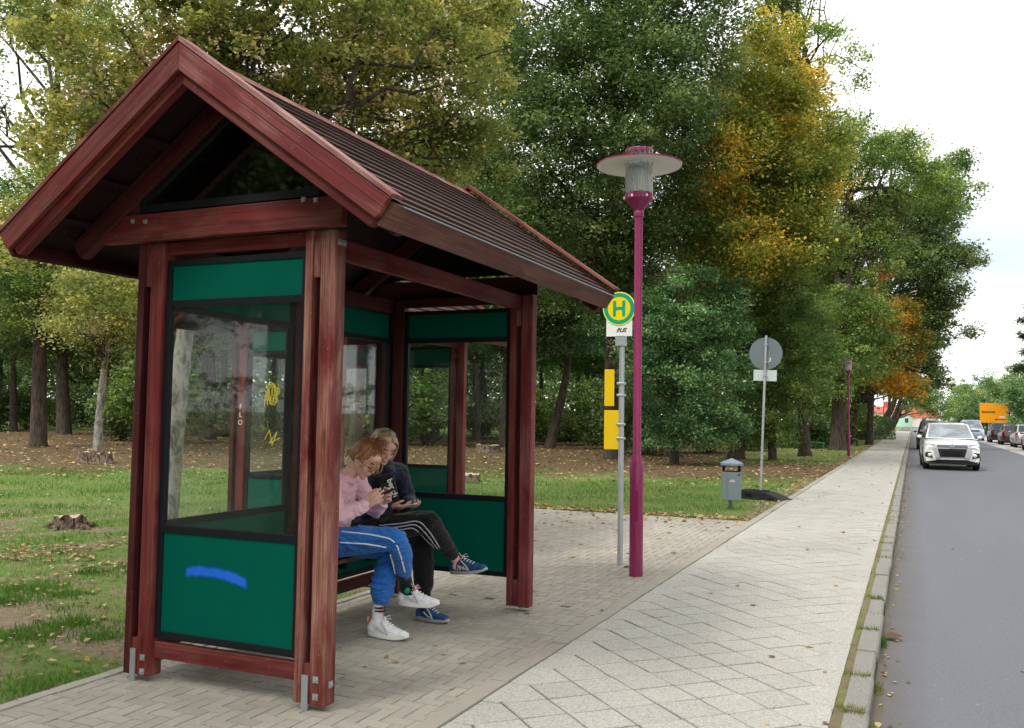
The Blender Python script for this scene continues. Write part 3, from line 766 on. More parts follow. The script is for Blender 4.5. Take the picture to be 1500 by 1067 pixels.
# gable windows
def gable(y, tag_=False):
    bz, tz = 2.745, 3.24; xl, xr = XL+.05, XR+.12; fw = .045
    xa = SX
    k = (RZ-EZ)/EXH
    def inner(off):
        zb = bz+off
        # sides parallel to the roof slopes
        pk = tz-off*math.sqrt(1+k*k)
        xL_ = SX-(pk-zb)/k; xR_ = SX+(pk-zb)/k
        return [(max(xL_, xl+off*.6), zb), (min(xR_, xr-off), zb), (min(xR_, xr-off), pk-k*(min(xR_, xr-off)-SX)), (SX, pk), (max(xL_, xl+off*.6), pk-k*(SX-max(xL_, xl+off*.6)))]
    tz = RZ-.20
    A = inner(0); B = inner(fw)
    m = MB(); n_ = 5
    vs = [(p[0], y-.02, p[1]) for p in A]+[(p[0], y-.02, p[1]) for p in B]+[(p[0], y+.02, p[1]) for p in A]+[(p[0], y+.02, p[1]) for p in B]
    fs = []
    for i in range(5):
        j = (i+1) % 5
        fs += [(i, j, 5+j, 5+i), (10+i, 15+i, 15+j, 10+j), (i, 10+i, 10+j, j), (5+i, 5+j, 15+j, 15+i)]
    m.add(vs, fs); fr = m.build('gable_window', M_BLACK, sh)
    m = MB(); m.prism([(p[0], y-.002, p[1]) for p in B], (0, .004, 0)); m.build('pane', M_DARKGLASS, fr)
M_DARKGLASS = glassmat('shade_tinted_glass', (.05, .055, .06), 6.0, .006)  # shade of the roof space is put into the tint, reflection raised
gable(YF-.035); gable(YB+.048)
# glazed panels: frame, green strips and glass
def panel(p0, p1, y=None, thick=.034, mid=.885, with_top=True):
    """p0,p1 are ground points; a framed screen between them"""
    p0, p1 = Vector(p0), Vector(p1); dv = (p1-p0); L = dv.length; u = dv.normalized(); nv = Vector((-u.y, u.x, 0))
    M = Matrix(((u.x, nv.x, 0, p0.x), (u.y, nv.y, 0, p0.y), (0, 0, 1, 0), (0, 0, 0, 1)))
    t = thick/2; z0, z1 = .255, 2.465; s = .038
    m = MB()
    m.box((0, -t, z0), (s, t, z1)); m.box((L-s, -t, z0), (L, t, z1))
    for a, b_ in ((z0, z0+.04), (mid-.022, mid+.022), (2.185, 2.225), (z1-.035, z1)): m.box((s, -t+.002, a), (L-s, t-.002, b_))
    fr = m.build('screen_frame', M_BLACK, sh, M, bevel=.002)
    m = MB().box((s, -.006, z0+.04), (L-s, .006, mid-.022)); lp = m.build('lower_panel', M_GREEN, fr, M)
    m = MB().box((s, -.006, 2.225), (L-s, .006, z1-.035)); m.build('upper_panel', M_GREEN, fr, M)
    m = MB().box((s, -.003, mid+.022), (L-s, .003, 2.185)); m.build('pane', M_GLASS, fr, M)
    return fr, lp, M
fr, lp, PM = panel((XL+.203, YF+.045, 0), (XR-.001, YF+.045, 0))
panel((XL+.203, YB+.045, 0), (XR-.001, YB+.045, 0))
panel((XL+.075, YF+DP+.002, 0), (XL+.075, 5.449, 0))
panel((XL+.075, 5.551, 0), (XL+.075, YB-.002, 0))
# bench
m = MB()
for k in range(4): m.box((XL+.17+.105*k, YF+.35, .515), (XL+.17+.105*k+.09, YB-.15, .545))
bs = m.build('seat', M_GREY_WOOD, sh, bevel=.004)
for yy in (YF+.55, 5.5, YB-.35):
    m = MB().box((XL+.16, yy-.02, .47), (XL+.57, yy+.02, .512)).box((XL+.115, yy-.02, .36), (XL+.16, yy+.02, .512)); m.build('seat_bracket', M_BLACK, bs)
SHELTER_KIDS_DONE = True

# second shelter behind
DX2, DY2 = -2.50, 3.72
sh2 = copy_tree(sh, Matrix.Translation((SX+DX2, SY+DY2, 0)), 'farther red timber bus shelter, seen through the glass of the front one, empty')
WM[sh2] = Matrix.Translation((SX+DX2, SY+DY2, 0))

# spray paint on the front panel of the near shelter only
M_SPRAY = None
n = NT('blue_spray_paint'); c = n.coord('Object')
s3 = n.n('ShaderNodeSeparateXYZ'); n.set(s3, 0, c); ax, az = s3.outputs[0], s3.outputs[2]
arc = n.math('MULTIPLY_ADD', n.math('POWER', n.math('ABSOLUTE', n.math('ADD', ax, .02)), 2.), -.55, .012)
arc = n.math('ADD', arc, n.math('MULTIPLY', ax, -.045))
dist = n.math('ABSOLUTE', n.math('SUBTRACT', az, n.math('ADD', arc, n.math('MULTIPLY_ADD', n.noise(c, 22, 4), .03, -.015))))
mk = n.n('ShaderNodeMapRange', interpolation_type='SMOOTHSTEP'); n.set(mk, 0, dist); mk.inputs[1].default_value = .040; mk.inputs[2].default_value = .014
e2 = n.n('ShaderNodeMapRange', interpolation_type='SMOOTHSTEP'); n.set(e2, 0, n.math('ABSOLUTE', ax)); e2.inputs[1].default_value = .235; e2.inputs[2].default_value = .20
al = n.math('MULTIPLY', mk.outputs[0], e2.outputs[0]); al = n.math('MULTIPLY', al, n.ramp(n.noise(c, 9, 4), [(.25, .75), (.5, 1)]))
pb = n.pbsdf((.006, .13, .68), .5); tr = n.n('ShaderNodeBsdfTransparent'); mxs = n.n('ShaderNodeMixShader'); n.set(mxs, 0, al)
n.t.links.new(tr.outputs[0], mxs.inputs[1]); n.t.links.new(pb.outputs[0], mxs.inputs[2]); M_SPRAY = n.finish(mxs)
m = MB().add([(-.24, 0, -.1), (.24, 0, -.1), (.24, 0, .1), (-.24, 0, .1)], [(0, 1, 2, 3)])
sp = aty(316, 843, YF+.037)
m.build('spray_mark', M_SPRAY, lp, Matrix.Translation((sp.x, YF+.0372, sp.z)))
# yellow scribbles on the farther shelter's screen, white letters on its post
M_YEL = plain('yellow_spray_paint', (.55, .45, .05), .5, 0, .1)
def scribble(name, pts, w_, mat, parent, yy, M=None):
    m = MB(); pts = [Vector((p[0], yy, p[1])) for p in pts]
    for a, b_ in zip(pts[:-1], pts[1:]):
        d_ = (b_-a).normalized(); q = Vector((-d_.z, 0, d_.x))*w_/2; e = d_*w_*.35
        m.prism([a-e-q, b_+e-q, b_+e+q, a-e+q], (0, -.0015-random.random()*.001, 0))
    return m.build(name, mat, parent)
fx = XL+.203+DX2; fy = YF+.045+DY2-.0035
def loop(cx, cz, r, k, w):
    return [(cx+r*math.cos(t*1.0)*(1-.02*t)+.02*math.sin(5*t), cz+1.25*r*math.sin(t*1.0)*(1-.03*t)+.02*math.cos(3.1*t)) for t in np.linspace(0, k*2*PI, k*14)]
scribble('graffiti_mark', loop(fx+.32, 1.76, .095, 3, .03), .010, M_YEL, sh2, fy)
scribble('graffiti_mark', [(fx+.22+.02*i, 1.62+(.16 if i % 2 else 0)+.01*i) for i in range(10)], .009, M_YEL, sh2, fy)
scribble('graffiti_mark', [(fx+.24, 1.28), (fx+.30, 1.38), (fx+.34, 1.22), (fx+.40, 1.36), (fx+.30, 1.24), (fx+.44, 1.30)], .010, M_YEL, sh2, fy)
scribble('graffiti_mark', loop(fx+.75, 1.72, .08, 2, .03), .010, M_YEL, sh2, fy)
scribble('graffiti_mark', [(fx+.72, 1.2), (fx+.78, 1.38), (fx+.82, 1.22), (fx+.88, 1.36)], .010, M_YEL, sh2, fy)
def text(name, s, size, mat, parent, M, ext=.001, shear=0, bold=0, align='CENTER'):
    cu = bpy.data.curves.new(name, 'FONT'); cu.body = s; cu.size = size; cu.extrude = ext; cu.shear = shear; cu.align_x = align; cu.align_y = 'CENTER'; cu.offset = bold
    to = bpy.data.objects.new(name, cu); C.objects.link(to); bpy.context.view_layer.update()
    me = bpy.data.meshes.new_from_object(to.evaluated_get(bpy.context.evaluated_depsgraph_get())); bpy.data.objects.remove(to)
    me.materials.clear(); me.materials.append(mat); me.name = name
    return link(bpy.data.objects.new(name, me), parent, M)
# text facing -Y: x right, z up
FACE = Matrix(((1, 0, 0, 0), (0, 0, -1, 0), (0, 1, 0, 0), (0, 0, 0, 1)))
px_ = XL+DX2+.145; py_ = YF+DY2-.0025
for k, ch in enumerate('FLO'):
    text('scratched_letter', ch, .075, M_WHITE, sh2, Matrix.Translation((px_, py_, 1.62-.085*k)) @ FACE)
# ---------------------------------------------------------------- street lamps
def lampglass():
    n = NT('clear_lamp_tube')
    tr = n.n('ShaderNodeBsdfTransparent'); tr.inputs['Color'].default_value = (.93, .95, .95, 1)
    gl = n.n('ShaderNodeBsdfGlossy'); gl.inputs['Roughness'].default_value = .08
    lw = n.n('ShaderNodeLayerWeight'); lw.inputs['Blend'].default_value = .30
    m = n.n('ShaderNodeMixShader'); n.set(m, 0, n.math('MULTIPLY_ADD', lw.outputs['Facing'], .45, .05, clamp=True))
    n.t.links.new(tr.outputs[0], m.inputs[1]); n.t.links.new(gl.outputs[0], m.inputs[2])
    df = n.n('ShaderNodeBsdfTranslucent'); df.inputs[0].default_value = (.9, .92, .92, 1); m3 = n.n('ShaderNodeMixShader'); m3.inputs[0].default_value = .30
    n.t.links.new(m.outputs[0], m3.inputs[1]); n.t.links.new(df.outputs[0], m3.inputs[2]); return n.finish(m3)
M_LGLASS = lampglass()
M_FROST = plain('frosted_lamp_core', (.88, .90, .89), .3, 0, .05)
def make_lamp(loc, label, group):
    r = empty('street_lamp', loc, label, 'street lamp', group)
    X, Y = loc[0], loc[1]; c = (X, Y, 0)
    m = MB().lathe([(.068, 0), (.068, 1.10), (.066, 1.125), (.052, 1.165), (.046, 1.19), (.041, 1.2), (.041, 3.66)], c, 20); m.build('pole', M_MAG, r)
    m = MB().box((X-.035, Y-.0695, .55), (X+.035, Y-.066, .85)); m.build('service_door', M_MAG, r, bevel=.003)
    m = MB().lathe([(.047, 3.60), (.05, 3.61), (.05, 3.665), (.047, 3.67)], c, 20); m.build('collar', M_MAG, r)
    m = MB().lathe([(.05, 3.665), (.07, 3.70), (.125, 3.77), (.142, 3.785), (.142, 3.84), (.136, 3.845), (.0, 3.845)], c, 28); m.build('lamp_base', M_MAG, r)
    m = MB().lathe([(.080, 3.846), (.080, 4.0), (.055, 4.02), (.055, 4.12)], c, 20); m.build('lamp_core', M_FROST, r)
    for k in range(14):
        a = 2*PI*k/14
        m = MB().tube([(X+.118*math.cos(a), Y+.118*math.sin(a), 3.80), (X+.118*math.cos(a), Y+.118*math.sin(a), 4.30)], .0225, 10, cap=False)
        m.build('glass_tube', M_LGLASS, r)
    for k in range(6):
        a = 2*PI*(k+.3)/6
        MB().tube([(X+.146*math.cos(a), Y+.146*math.sin(a), 3.79), (X+.146*math.cos(a), Y+.146*math.sin(a), 3.815)], .011, 8).build('cap_nut', M_WHITE, r)
    m = MB().lathe([(.142, 4.152), (.40, 4.128), (.431, 4.129)], c, 48, cap=False); m.build('lamp_disc_underside', M_WHITE, r)
    m = MB().lathe([(.432, 4.126), (.434, 4.142), (.40, 4.150), (.142, 4.176), (.142, 4.156)], c, 48, cap=False); m.build('lamp_disc', M_MAG, r)
    m = MB().lathe([(.05, 4.10), (.10, 4.11), (.10, 4.16), (.05, 4.16)], c, 24); m.build('lamp_holder', M_STEEL, r)
    m = MB().lathe([(.138, 4.262), (.138, 4.292), (.12, 4.30), (0, 4.303)], c, 32); m.build('lamp_cap', M_MAG, r)
    return r
GL = 'magenta street lamps along the pavement'
lamp = make_lamp((-2.53, 8.86, 0), 'tall magenta street lamp with a white-bottomed disc, nearest to the bus stop pole', GL)
for y, lb in ((42.9, 'magenta street lamp farther along the pavement, second in the row beyond the litter bin'), (70.5, 'slim dark street lamp beside the park benches, third in the row'), (98, 'far slim street lamp by the row of big trees, fourth in the row')):
    o = copy_tree(lamp, Matrix.Translation((-2.60 if y < 50 else -2.64, y, hgt(-2.6, y)-.02)), lb, keep=(lambda k: True) if y < 50 else (lambda k: k.name.split('.')[0] in ('pole', 'lamp_base', 'lamp_core', 'lamp_disc', 'lamp_disc_underside', 'lamp_cap')))

# ---------------------------------------------------------------- bus stop pole
M_SIGNY = plain('sign_yellow', (.80, .62, .0), .4, 0, .05)
M_SIGNG = plain('sign_green', (.005, .33, .18), .4, 0, .05)
M_YBOARD = plain('yellow_timetable_board', (.78, .52, .0), .45, 0, .08)
X, Y = -2.875, 9.45
bs_ = empty('bus_stop_sign', (X, Y, 0), 'grey bus stop pole with round green and yellow H sign and two yellow timetable boards', 'bus stop sign')
MB().lathe([(.030, 0), (.030, 2.44), (0, 2.442)], (X, Y, 0), 18).build('pole', M_STEEL, bs_)
MB().box((X-.065, Y-.042, 2.34), (X+.045, Y+.04, 2.455)).build('clamp', M_STEEL, bs_, bevel=.006)
SC = Vector((X-.02, Y-.045, 2.745))
a_ = .0
sg_ = MB().lathe([(0, -.004), (.182, -.004), (.182, .004), (0, .004)], (0, 0, 0), 48, smooth=False).build('sign_disc', plain('sign_pale_rim', (.72, .85, .12), .4), bs_, Matrix.Translation(SC) @ FACE)
def ring(r0, r1, z0, z1, mat, name, par, M, seg=48):
    return MB().lathe([(r0, z0), (r1, z0), (r1, z1), (r0, z1), (r0, z0)], (0, 0, 0), seg, smooth=False).build(name, mat, par, M)
ring(.128, .170, .004, .006, M_SIGNG, 'green_ring', sg_, Matrix.Translation(SC) @ FACE)
MB().lathe([(0, .004), (.127, .004), (.127, .0055), (0, .0055)], (0, 0, 0), 40, smooth=False).build('yellow_field', M_SIGNY, sg_, Matrix.Translation(SC) @ FACE)
h_ = MB()
for x0, x1, z0, z1 in ((-.068, -.034, -.085, .085), (.034, .068, -.085, .085), (-.034, .034, -.016, .018)): h_.box((x0, z0, .0056), (x1, z1, .0075))
h_.build('letter_h', M_SIGNG, sg_, Matrix.Translation(SC) @ FACE)
pl_ = MB().box((SC.x-.145, SC.y-.002, 2.445), (SC.x+.145, SC.y+.002, 2.72)).build('name_plate', M_WHITE, bs_, Matrix.Translation((0, .005, 0)))
text('lettering', 'BUS', .062, M_BLACKP, pl_, Matrix.Translation((SC.x+.02, SC.y+.0015, 2.508)) @ FACE, .0012, .45, .0015)
for z0, z1, xr_ in ((1.69, 2.085, -.02), (1.225, 1.645, .085)):
    # boards face the pavement, seen steeply from the side
    Mb = Matrix.Translation((X-.055, Y-.02, 0)) @ Matrix.Rotation(R(24), 4, 'Z')
    bd = MB().box((-.125, -.012, z0), (xr_, .012, z1)).build('timetable_board', M_YBOARD, bs_, Mb, bevel=.004)
    MB().box((-.10, .012, z0+.05), (xr_-.02, .0135, z1-.04)).build('timetable_sheet', M_WHITE, bd, Mb)
    for z in (z0+.12, z1-.17+.02): MB().box((X-.045, Y-.036, z-.012), (X+.04, Y+.034, z+.012)).build('clamp', M_STEEL, bs_, bevel=.003)

# ---------------------------------------------------------------- litter bin
X, Y = -2.93, 16.3; z = hgt(X, Y)
bn = empty('litter_bin', (X, Y, z), 'grey metal litter bin with pointed roof standing on the grass by the pavement', 'litter bin')
Mz = Matrix.Translation((X, Y, z)) @ Matrix.Rotation(R(14), 4, 'Z')
MB().box((-.045, .135, 0), (.02, .185, .62)).build('post', M_GREYM, bn, Mz, bevel=.004)
m = MB(); pr = []
for a in range(9): pr.append((-.155+.0*a, 0))
prof = [(-.16, .12), (-.16, -.05), (-.12, -.11), (-.06, -.135), (.06, -.135), (.12, -.11), (.16, -.05), (.16, .12), (.10, .135), (-.10, .135)]
m.prism([(x, y, .17) for x, y in prof], (0, 0, .49), smooth=False); body = m.build('body', M_GREYM, bn, Mz, bevel=.006)
m = MB(); m.prism([(x*.93, y*.93, .66) for x, y in prof], (0, 0, .012)); m.build('opening', M_BLACKP, bn, Mz)
for sx_ in (-1, 1): MB().box((sx_*.135-.02, -.02, .66), (sx_*.135+.02, .13, .78)).build('roof_support', M_BLACKP, bn, Mz)
m = MB(); e = .19; m.add([(-e, -.17, .775), (e, -.17, .775), (e, .16, .775), (-e, .16, .775), (-e, -.17, .815), (e, -.17, .815), (e, .16, .815), (-e, .16, .815), (0, -.005, .90)],
      [(0, 3, 2, 1), (0, 1, 5, 4), (1, 2, 6, 5), (2, 3, 7, 6), (3, 0, 4, 7), (4, 5, 8), (5, 6, 8), (6, 7, 8), (7, 4, 8)]); m.build('roof', plain('bin_roof', (.20, .25, .32), .4), bn, Mz, bevel=.004)
m = MB().box((-.05, -.1375, .49), (.05, -.1365, .505)).box((-.035, -.1375, .507), (.035, -.1365, .513)).box((-.02, -.1375, .515), (.03, -.1365, .53)); m.build('emblem', plain('bin_emblem', (.75, .55, .52), .5), body, Mz)
MB().box((.11, -.128, .60), (.135, -.112, .63)).build('lock', M_BLACKP, body, Mz)
MB().box((-.10, -.1372, .26), (-.095, -.1362, .6)).build('seam', M_GREYM, body, Mz)

# ---------------------------------------------------------------- temporary round sign seen from behind
X, Y = -2.76, 18.66; z = hgt(X, Y)
ts = empty('temporary_road_sign', (X, Y, z), 'round grey road sign seen from behind on a leaning pole in a black rubber foot', 'road sign')
lean = Vector((.115, 0, 3.22)).normalized()
P0 = Vector((X-.03, Y, z+.03)); PT = P0+lean*3.24
MB().tube([P0, PT], .024, 8, smooth=False).build('pole', M_STEEL, ts)
Ml = Matrix.Translation(P0+lean*2.88) @ Matrix.Rotation(math.atan2(lean.x, lean.z), 4, 'Y') @ FACE
M_SBACK = plain('sign_back_grey', (.17, .20, .215), .5, .3, .08)
dk = MB().lathe([(0, 0), (.318, 0), (.324, .006), (.324, .012), (0, .012)], (0, 0, 0), 56, smooth=False).build('sign_disc', M_SBACK, ts, Ml @ Matrix.Translation((0, 0, -.045)))
MB().box((.05, -.17, -.031), (.10, -.155, -.0305)).box((.08, -.17, -.031), (.10, -.08, -.0305)).build('sticker', M_WHITE, dk, Ml)
pd = MB().box((-.225, -.5+.06, -.045), (.225, -.26+.06-.02, -.035)).build('lower_plate', plain('plate_back', (.52, .58, .58), .5), ts, Ml @ Matrix.Translation((.0, -.13+.02, 0)))
for zz in (.18, -.18, -.44): MB().box((-.035, zz-.015, -.032), (.035, zz+.015, .03)).build('clamp', M_STEEL, ts, Ml)
m = MB()
Mz = Matrix.Translation((X, Y, z)) @ Matrix.Rotation(R(-22), 4, 'Z')
prof = [(-.42, 0), (-.42, .15), (-.33, .18), (.20, .15), (.56, .03), (.56, 0), (.50, 0), (.44, .025), (.30, .04), (.20, 0)]
m.prism([(x, -.2, zz) for x, zz in prof], (0, .40, 0)); ft = m.build('rubber_foot', M_BLACKP, ts, Mz, bevel=.012)
MB().box((-.26, -.203, .05), (-.12, -.199, .11)).build('handle_recess_shade', plain('recess_black', (.004, .004, .004), .9), ft, Mz)  # raised black plate stands in for the shade inside the handle hole
MB().box((-.36, -.12, .172), (.12, -.02, .182)).box((-.36, .04, .172), (.12, .13, .182)).build('tread', M_BLACKP, ft, Mz)

# ---------------------------------------------------------------- park benches beside the pavement
def park_bench(loc, rz, label):
    r = empty('park_bench', loc, label, 'bench', 'wooden park benches by the pavement', rz)
    M = WM[r]
    m = MB()
    for k in range(3): m.box((-.9, -.02-.12*k-.05, .42-.012*k), (.9, -.02-.12*k+.05, .455-.012*k))
    m.build('seat', M_GREY_WOOD, r, M)
    m = MB()
    for k in range(3): m.prism([(-.9, .07+.05*k, .56+.13*k), (.9, .07+.05*k, .56+.13*k), (.9, .10+.05*k, .66+.13*k), (-.9, .10+.05*k, .66+.13*k)], (0, .03, -.01))
    m.build('backrest', M_GREY_WOOD, r, M)
    for x in (-.6, .6): MB().tube([(x, -.28, 0), (x, -.26, .40), (x, .06, .42), (x, .2, .95)], .028, 6).tube([(x, .14, 0), (x, .04, .42)], .028, 6).build('leg', M_BLACKP, r, M)
    return r
b1 = park_bench(gz((-3.45, 60.5)), R(90), 'brown wooden park bench by the pavement, in front of the clipped hedge')
o = copy_tree(b1, Matrix.Translation(gz((-3.3, 80))) @ Matrix.Rotation(R(90), 4, 'Z'), 'dark park bench farther along the pavement, between the two far lamps')

# ---------------------------------------------------------------- tree stumps
n = NT('stump_bark'); c = n.coord(); bk = n.noise(n.mapping(c, (16, 16, 4)), 1.4, 6, .7, .5)
M_BARK0 = n.finish(n.pbsdf(n.mix(n.ramp(bk, [(.4, 0), (.58, 1)]), (.03, .022, .016), (.27, .20, .15)), .95, 0, n.bump(bk, 1., .04), spec=.1))
M_CUT = plain('stump_cut_wood', (.46, .37, .27), .9, 0, .35, 14, .3)
def stump(px, py, rad, h, label, seed, roots=True):
    d_ = 0
    r_ = ray(px, py); t_ = -CH/r_.z; p = Vector((0, 0, CH))+r_*t_
    p = gz(p)
    rr = random.Random(seed)
    o = empty('tree_stump', p, label, 'tree stump', 'cut tree stumps in the grass')
    m = MB(); seg = 22; prof = []
    off = [1+.12*rr.uniform(-1, 1)+.10*math.sin(3*k*2*PI/seg+seed) for k in range(seg)]
    tops = [h*(1+.18*rr.uniform(-1, 1)) for k in range(seg)]
    rings = [(1.35 if roots else 1.1, -.05), (1.15, .06), (1.0, .35), (.96, 1.0)]
    vs = []
    for f_, zf in rings:
        for k in range(seg):
            a = 2*PI*k/seg; rt = (.22*abs(math.sin(2.5*a+seed)) if (roots and zf < .1) else 0)
            q = rad*off[k]*(f_+rt); vs.append((p.x+q*math.cos(a), p.y+q*math.sin(a), p.z+(zf*tops[k] if zf > 0 else zf)))
    fs = []
    for i in range(3):
        for k in range(seg): a = i*seg+k; b_ = i*seg+(k+1) % seg; fs.append((a, b_, b_+seg, a+seg))
    m.add(vs, fs, 0, True); m.build('bark', M_BARK0, o)
    m = MB(); top = vs[3*seg:]; inn = [(p.x+(v[0]-p.x)*.55, p.y+(v[1]-p.y)*.55, p.z+h*.86) for v in top]
    m.add(top+inn+[(p.x, p.y, p.z+h*.8)], [(k, (k+1) % seg, seg+(k+1) % seg, seg+k) for k in range(seg)]+[(seg+k, seg+(k+1) % seg, 2*seg) for k in range(seg)], 0, True)
    m.build('cut_face', M_CUT, o)
    if roots:
        for k in range(5):
            a = k*1.3+seed; MB().tube([(p.x+rad*.9*math.cos(a), p.y+rad*.9*math.sin(a), p.z+h*.25), (p.x+rad*1.5*math.cos(a), p.y+rad*1.5*math.sin(a), p.z+.03), (p.x+rad*2.1*math.cos(a+.2), p.y+rad*2.1*math.sin(a+.2), p.z-.03)], [rad*.22, rad*.16, .02], 7).build('root', M_BARK0, o)
    return o
stump(103, 770, .19, .165, 'grey jagged stump with spreading roots in the near grass, left', 1)
stump(141, 679, .45, .30, 'wide low stump with a hollow pale top, on bare soil at left', 2, False)
stump(689, 704, .26, .18, 'small cut stump seen through the back glass, nearest the green grass', 3, False)
stump(716, 662, .55, .28, 'wide stump seen through the back glass, farther off in the leaf litter', 4, False)

# ---------------------------------------------------------------- orange direction board
X, Y = 8.25, 95
p = atd(1456, 604, 85); X, Y = p.x, p.y
M_OR = plain('orange_sign_face', (.85, .33, .005), .45, 0, .06, 2)
rsn = empty('direction_sign', (X, Y, 0), 'big orange direction board on two posts above the parked cars', 'road sign')
bd = MB().box((X-1.2, Y-.03, 1.42+.1), (X+1.2, Y, 3.35)).build('sign_face', M_OR, rsn, bevel=.02)
for dx in (-.45, .35): MB().tube([(X+dx, Y+.06, 0), (X+dx, Y+.06, 3.2)], .05, 8).build('post', M_STEEL, rsn)
m = MB(); rr = random.Random(3)
for k in range(11): m.box((X-1.02+.105*k, Y-.034, 2.42+.02*rr.random()), (X-1.02+.105*k+.07, Y-.031, 2.60+.04*rr.random()))
m.build('lettering', M_BLACKP, bd)
MB().box((X+.1, Y-.034, 1.80), (X+1.0, Y-.031, 1.86)).prism([(X+.02, Y-.034, 1.83), (X+.2, Y-.034, 1.73), (X+.2, Y-.034, 1.93)], (0, .003, 0)).build('arrow', M_BLACKP, bd)
MB().box((X+.45, Y-.034, 2.0), (X+.95, Y-.031, 2.14)).build('white_field', M_WHITE, bd)

# ---------------------------------------------------------------- houses at the end of the road
M_TILE = plain('red_roof_tiles', (.42, .10, .07), .8, 0, .3, 3, .4)
M_MINT = plain('mint_render', (.38, .62, .48), .85, 0, .08, .6)
M_CREAM = plain('cream_render', (.62, .58, .48), .85, 0, .08, .6)
M_WINF = plain('window_dark', (.05, .07, .08), .15)
def house(name, px, D_, w_, d_, h_, rh, wall, label, rz, zoff=0):
    p = gp(px, D_); r = empty(name, p, label, 'house', None, rz); M = WM[r]
    MB().box((-w_/2, 0, 0), (w_/2, d_, h_)).build('wall', wall, r, M)
    e = .4; m = MB(); m.prism([(-w_/2-e, -e, h_), (-w_/2-e, d_+e, h_), (-w_/2-e, d_/2, h_+rh)], (w_+2*e, 0, 0))
    rf = m.build('roof', M_TILE, r, M); MB().box((w_*.2, d_*.4, h_+rh*.4), (w_*.2+.7, d_*.4+.7, h_+rh+1)).build('chimney', M_TILE, rf, M)
    for zf in (1.0, 3.7):
        if zf+1.3 > h_: continue
        for k in range(int(w_/2.6)):
            x = -w_/2+1.0+2.6*k
            f = MB().box((x, -.05, zf), (x+1.1, -.002, zf+1.4)).build('window', M_WHITE, r, M); MB().box((x+.08, -.06, zf+.08), (x+1.02, -.051, zf+1.32)).build('pane', M_WINF, f, M)
    return r
house('house', 1330, 240, 9, 9, 3.3, 2.3, M_MINT, 'mint green house with red tiled roof at the end of the road', R(-8))
house('house', 1359, 232, 5, 6, 2.6, 2.4, M_CREAM, 'cream house with red roof behind the white car', R(12))
house('house', 1287, 190, 6, 6, 3.2, 1.4, M_CREAM, 'low pale building glimpsed between the trunks behind the park benches', R(4))
# ---------------------------------------------------------------- trees
n = NT('bark'); c = n.coord(); oi = n.n('ShaderNodeObjectInfo').outputs['Random']
bk = n.noise(n.mapping(c, (9, 9, 1.6)), 1.5, 6, .7, .4)
M_BARK = n.finish(n.pbsdf(n.mix(n.ramp(bk, [(.35, 0), (.65, 1)]), (.030, .023, .018), (.125, .10, .08)), .95, 0, n.bump(bk, 1., .05), spec=.1))
n = NT('pale_bark'); c = n.coord(); bk = n.noise(n.mapping(c, (5, 5, 2.5)), 1.5, 6, .7, .6)
M_BARKP = n.finish(n.pbsdf(n.mix(n.ramp(bk, [(.38, 0), (.56, 1)]), (.10, .09, .075), (.36, .335, .29)), .95, 0, n.bump(bk, .8, .03), spec=.1))
L_OAK = leafmat('dark_oak_leaf', [(0, (.018, .032, .012)), (.45, (.040, .066, .024)), (.75, (.075, .108, .038)), (1, (.13, .155, .06))], .25, gain=2.3)
L_BLUE = leafmat('cool_green_leaf', [(0, (.022, .050, .022)), (.5, (.052, .105, .042)), (.8, (.10, .17, .075)), (1, (.17, .23, .10))], .25, gain=2.2)
L_GREEN = leafmat('mid_green_leaf', [(0, (.028, .052, .014)), (.45, (.066, .108, .030)), (.75, (.115, .160, .044)), (1, (.22, .24, .07))], .32, gain=2.1)
L_OLIVE = leafmat('olive_maple_leaf', [(0, (.045, .055, .018)), (.4, (.095, .108, .036)), (.72, (.165, .165, .062)), (.9, (.24, .20, .09)), (1, (.36, .25, .08))], .35, gain=2.75)
L_YELLOW = leafmat('turning_maple_leaf', [(0, (.06, .085, .015)), (.35, (.12, .145, .035)), (.60, (.22, .205, .045)), (.82, (.38, .29, .05)), (1, (.48, .25, .04))], .35, gain=1.95)
L_ORANGE = leafmat('orange_maple_leaf', [(0, (.06, .07, .014)), (.3, (.16, .12, .02)), (.6, (.36, .20, .025)), (1, (.55, .25, .03))], .35, gain=1.6)
L_RUST = leafmat('rust_beech_leaf', [(0, (.09, .035, .018)), (.5, (.24, .085, .03)), (1, (.36, .16, .06))], .3, gain=1.4)
L_LIME = leafmat('pale_green_leaf', [(0, (.06, .10, .02)), (.5, (.13, .19, .04)), (1, (.24, .30, .07))], .35, gain=1.7)
L_SEED = leafmat('dry_seed_bunch', [(0, (.18, .125, .08)), (.5, (.34, .245, .165)), (1, (.50, .38, .27))], .2, gain=1.3)

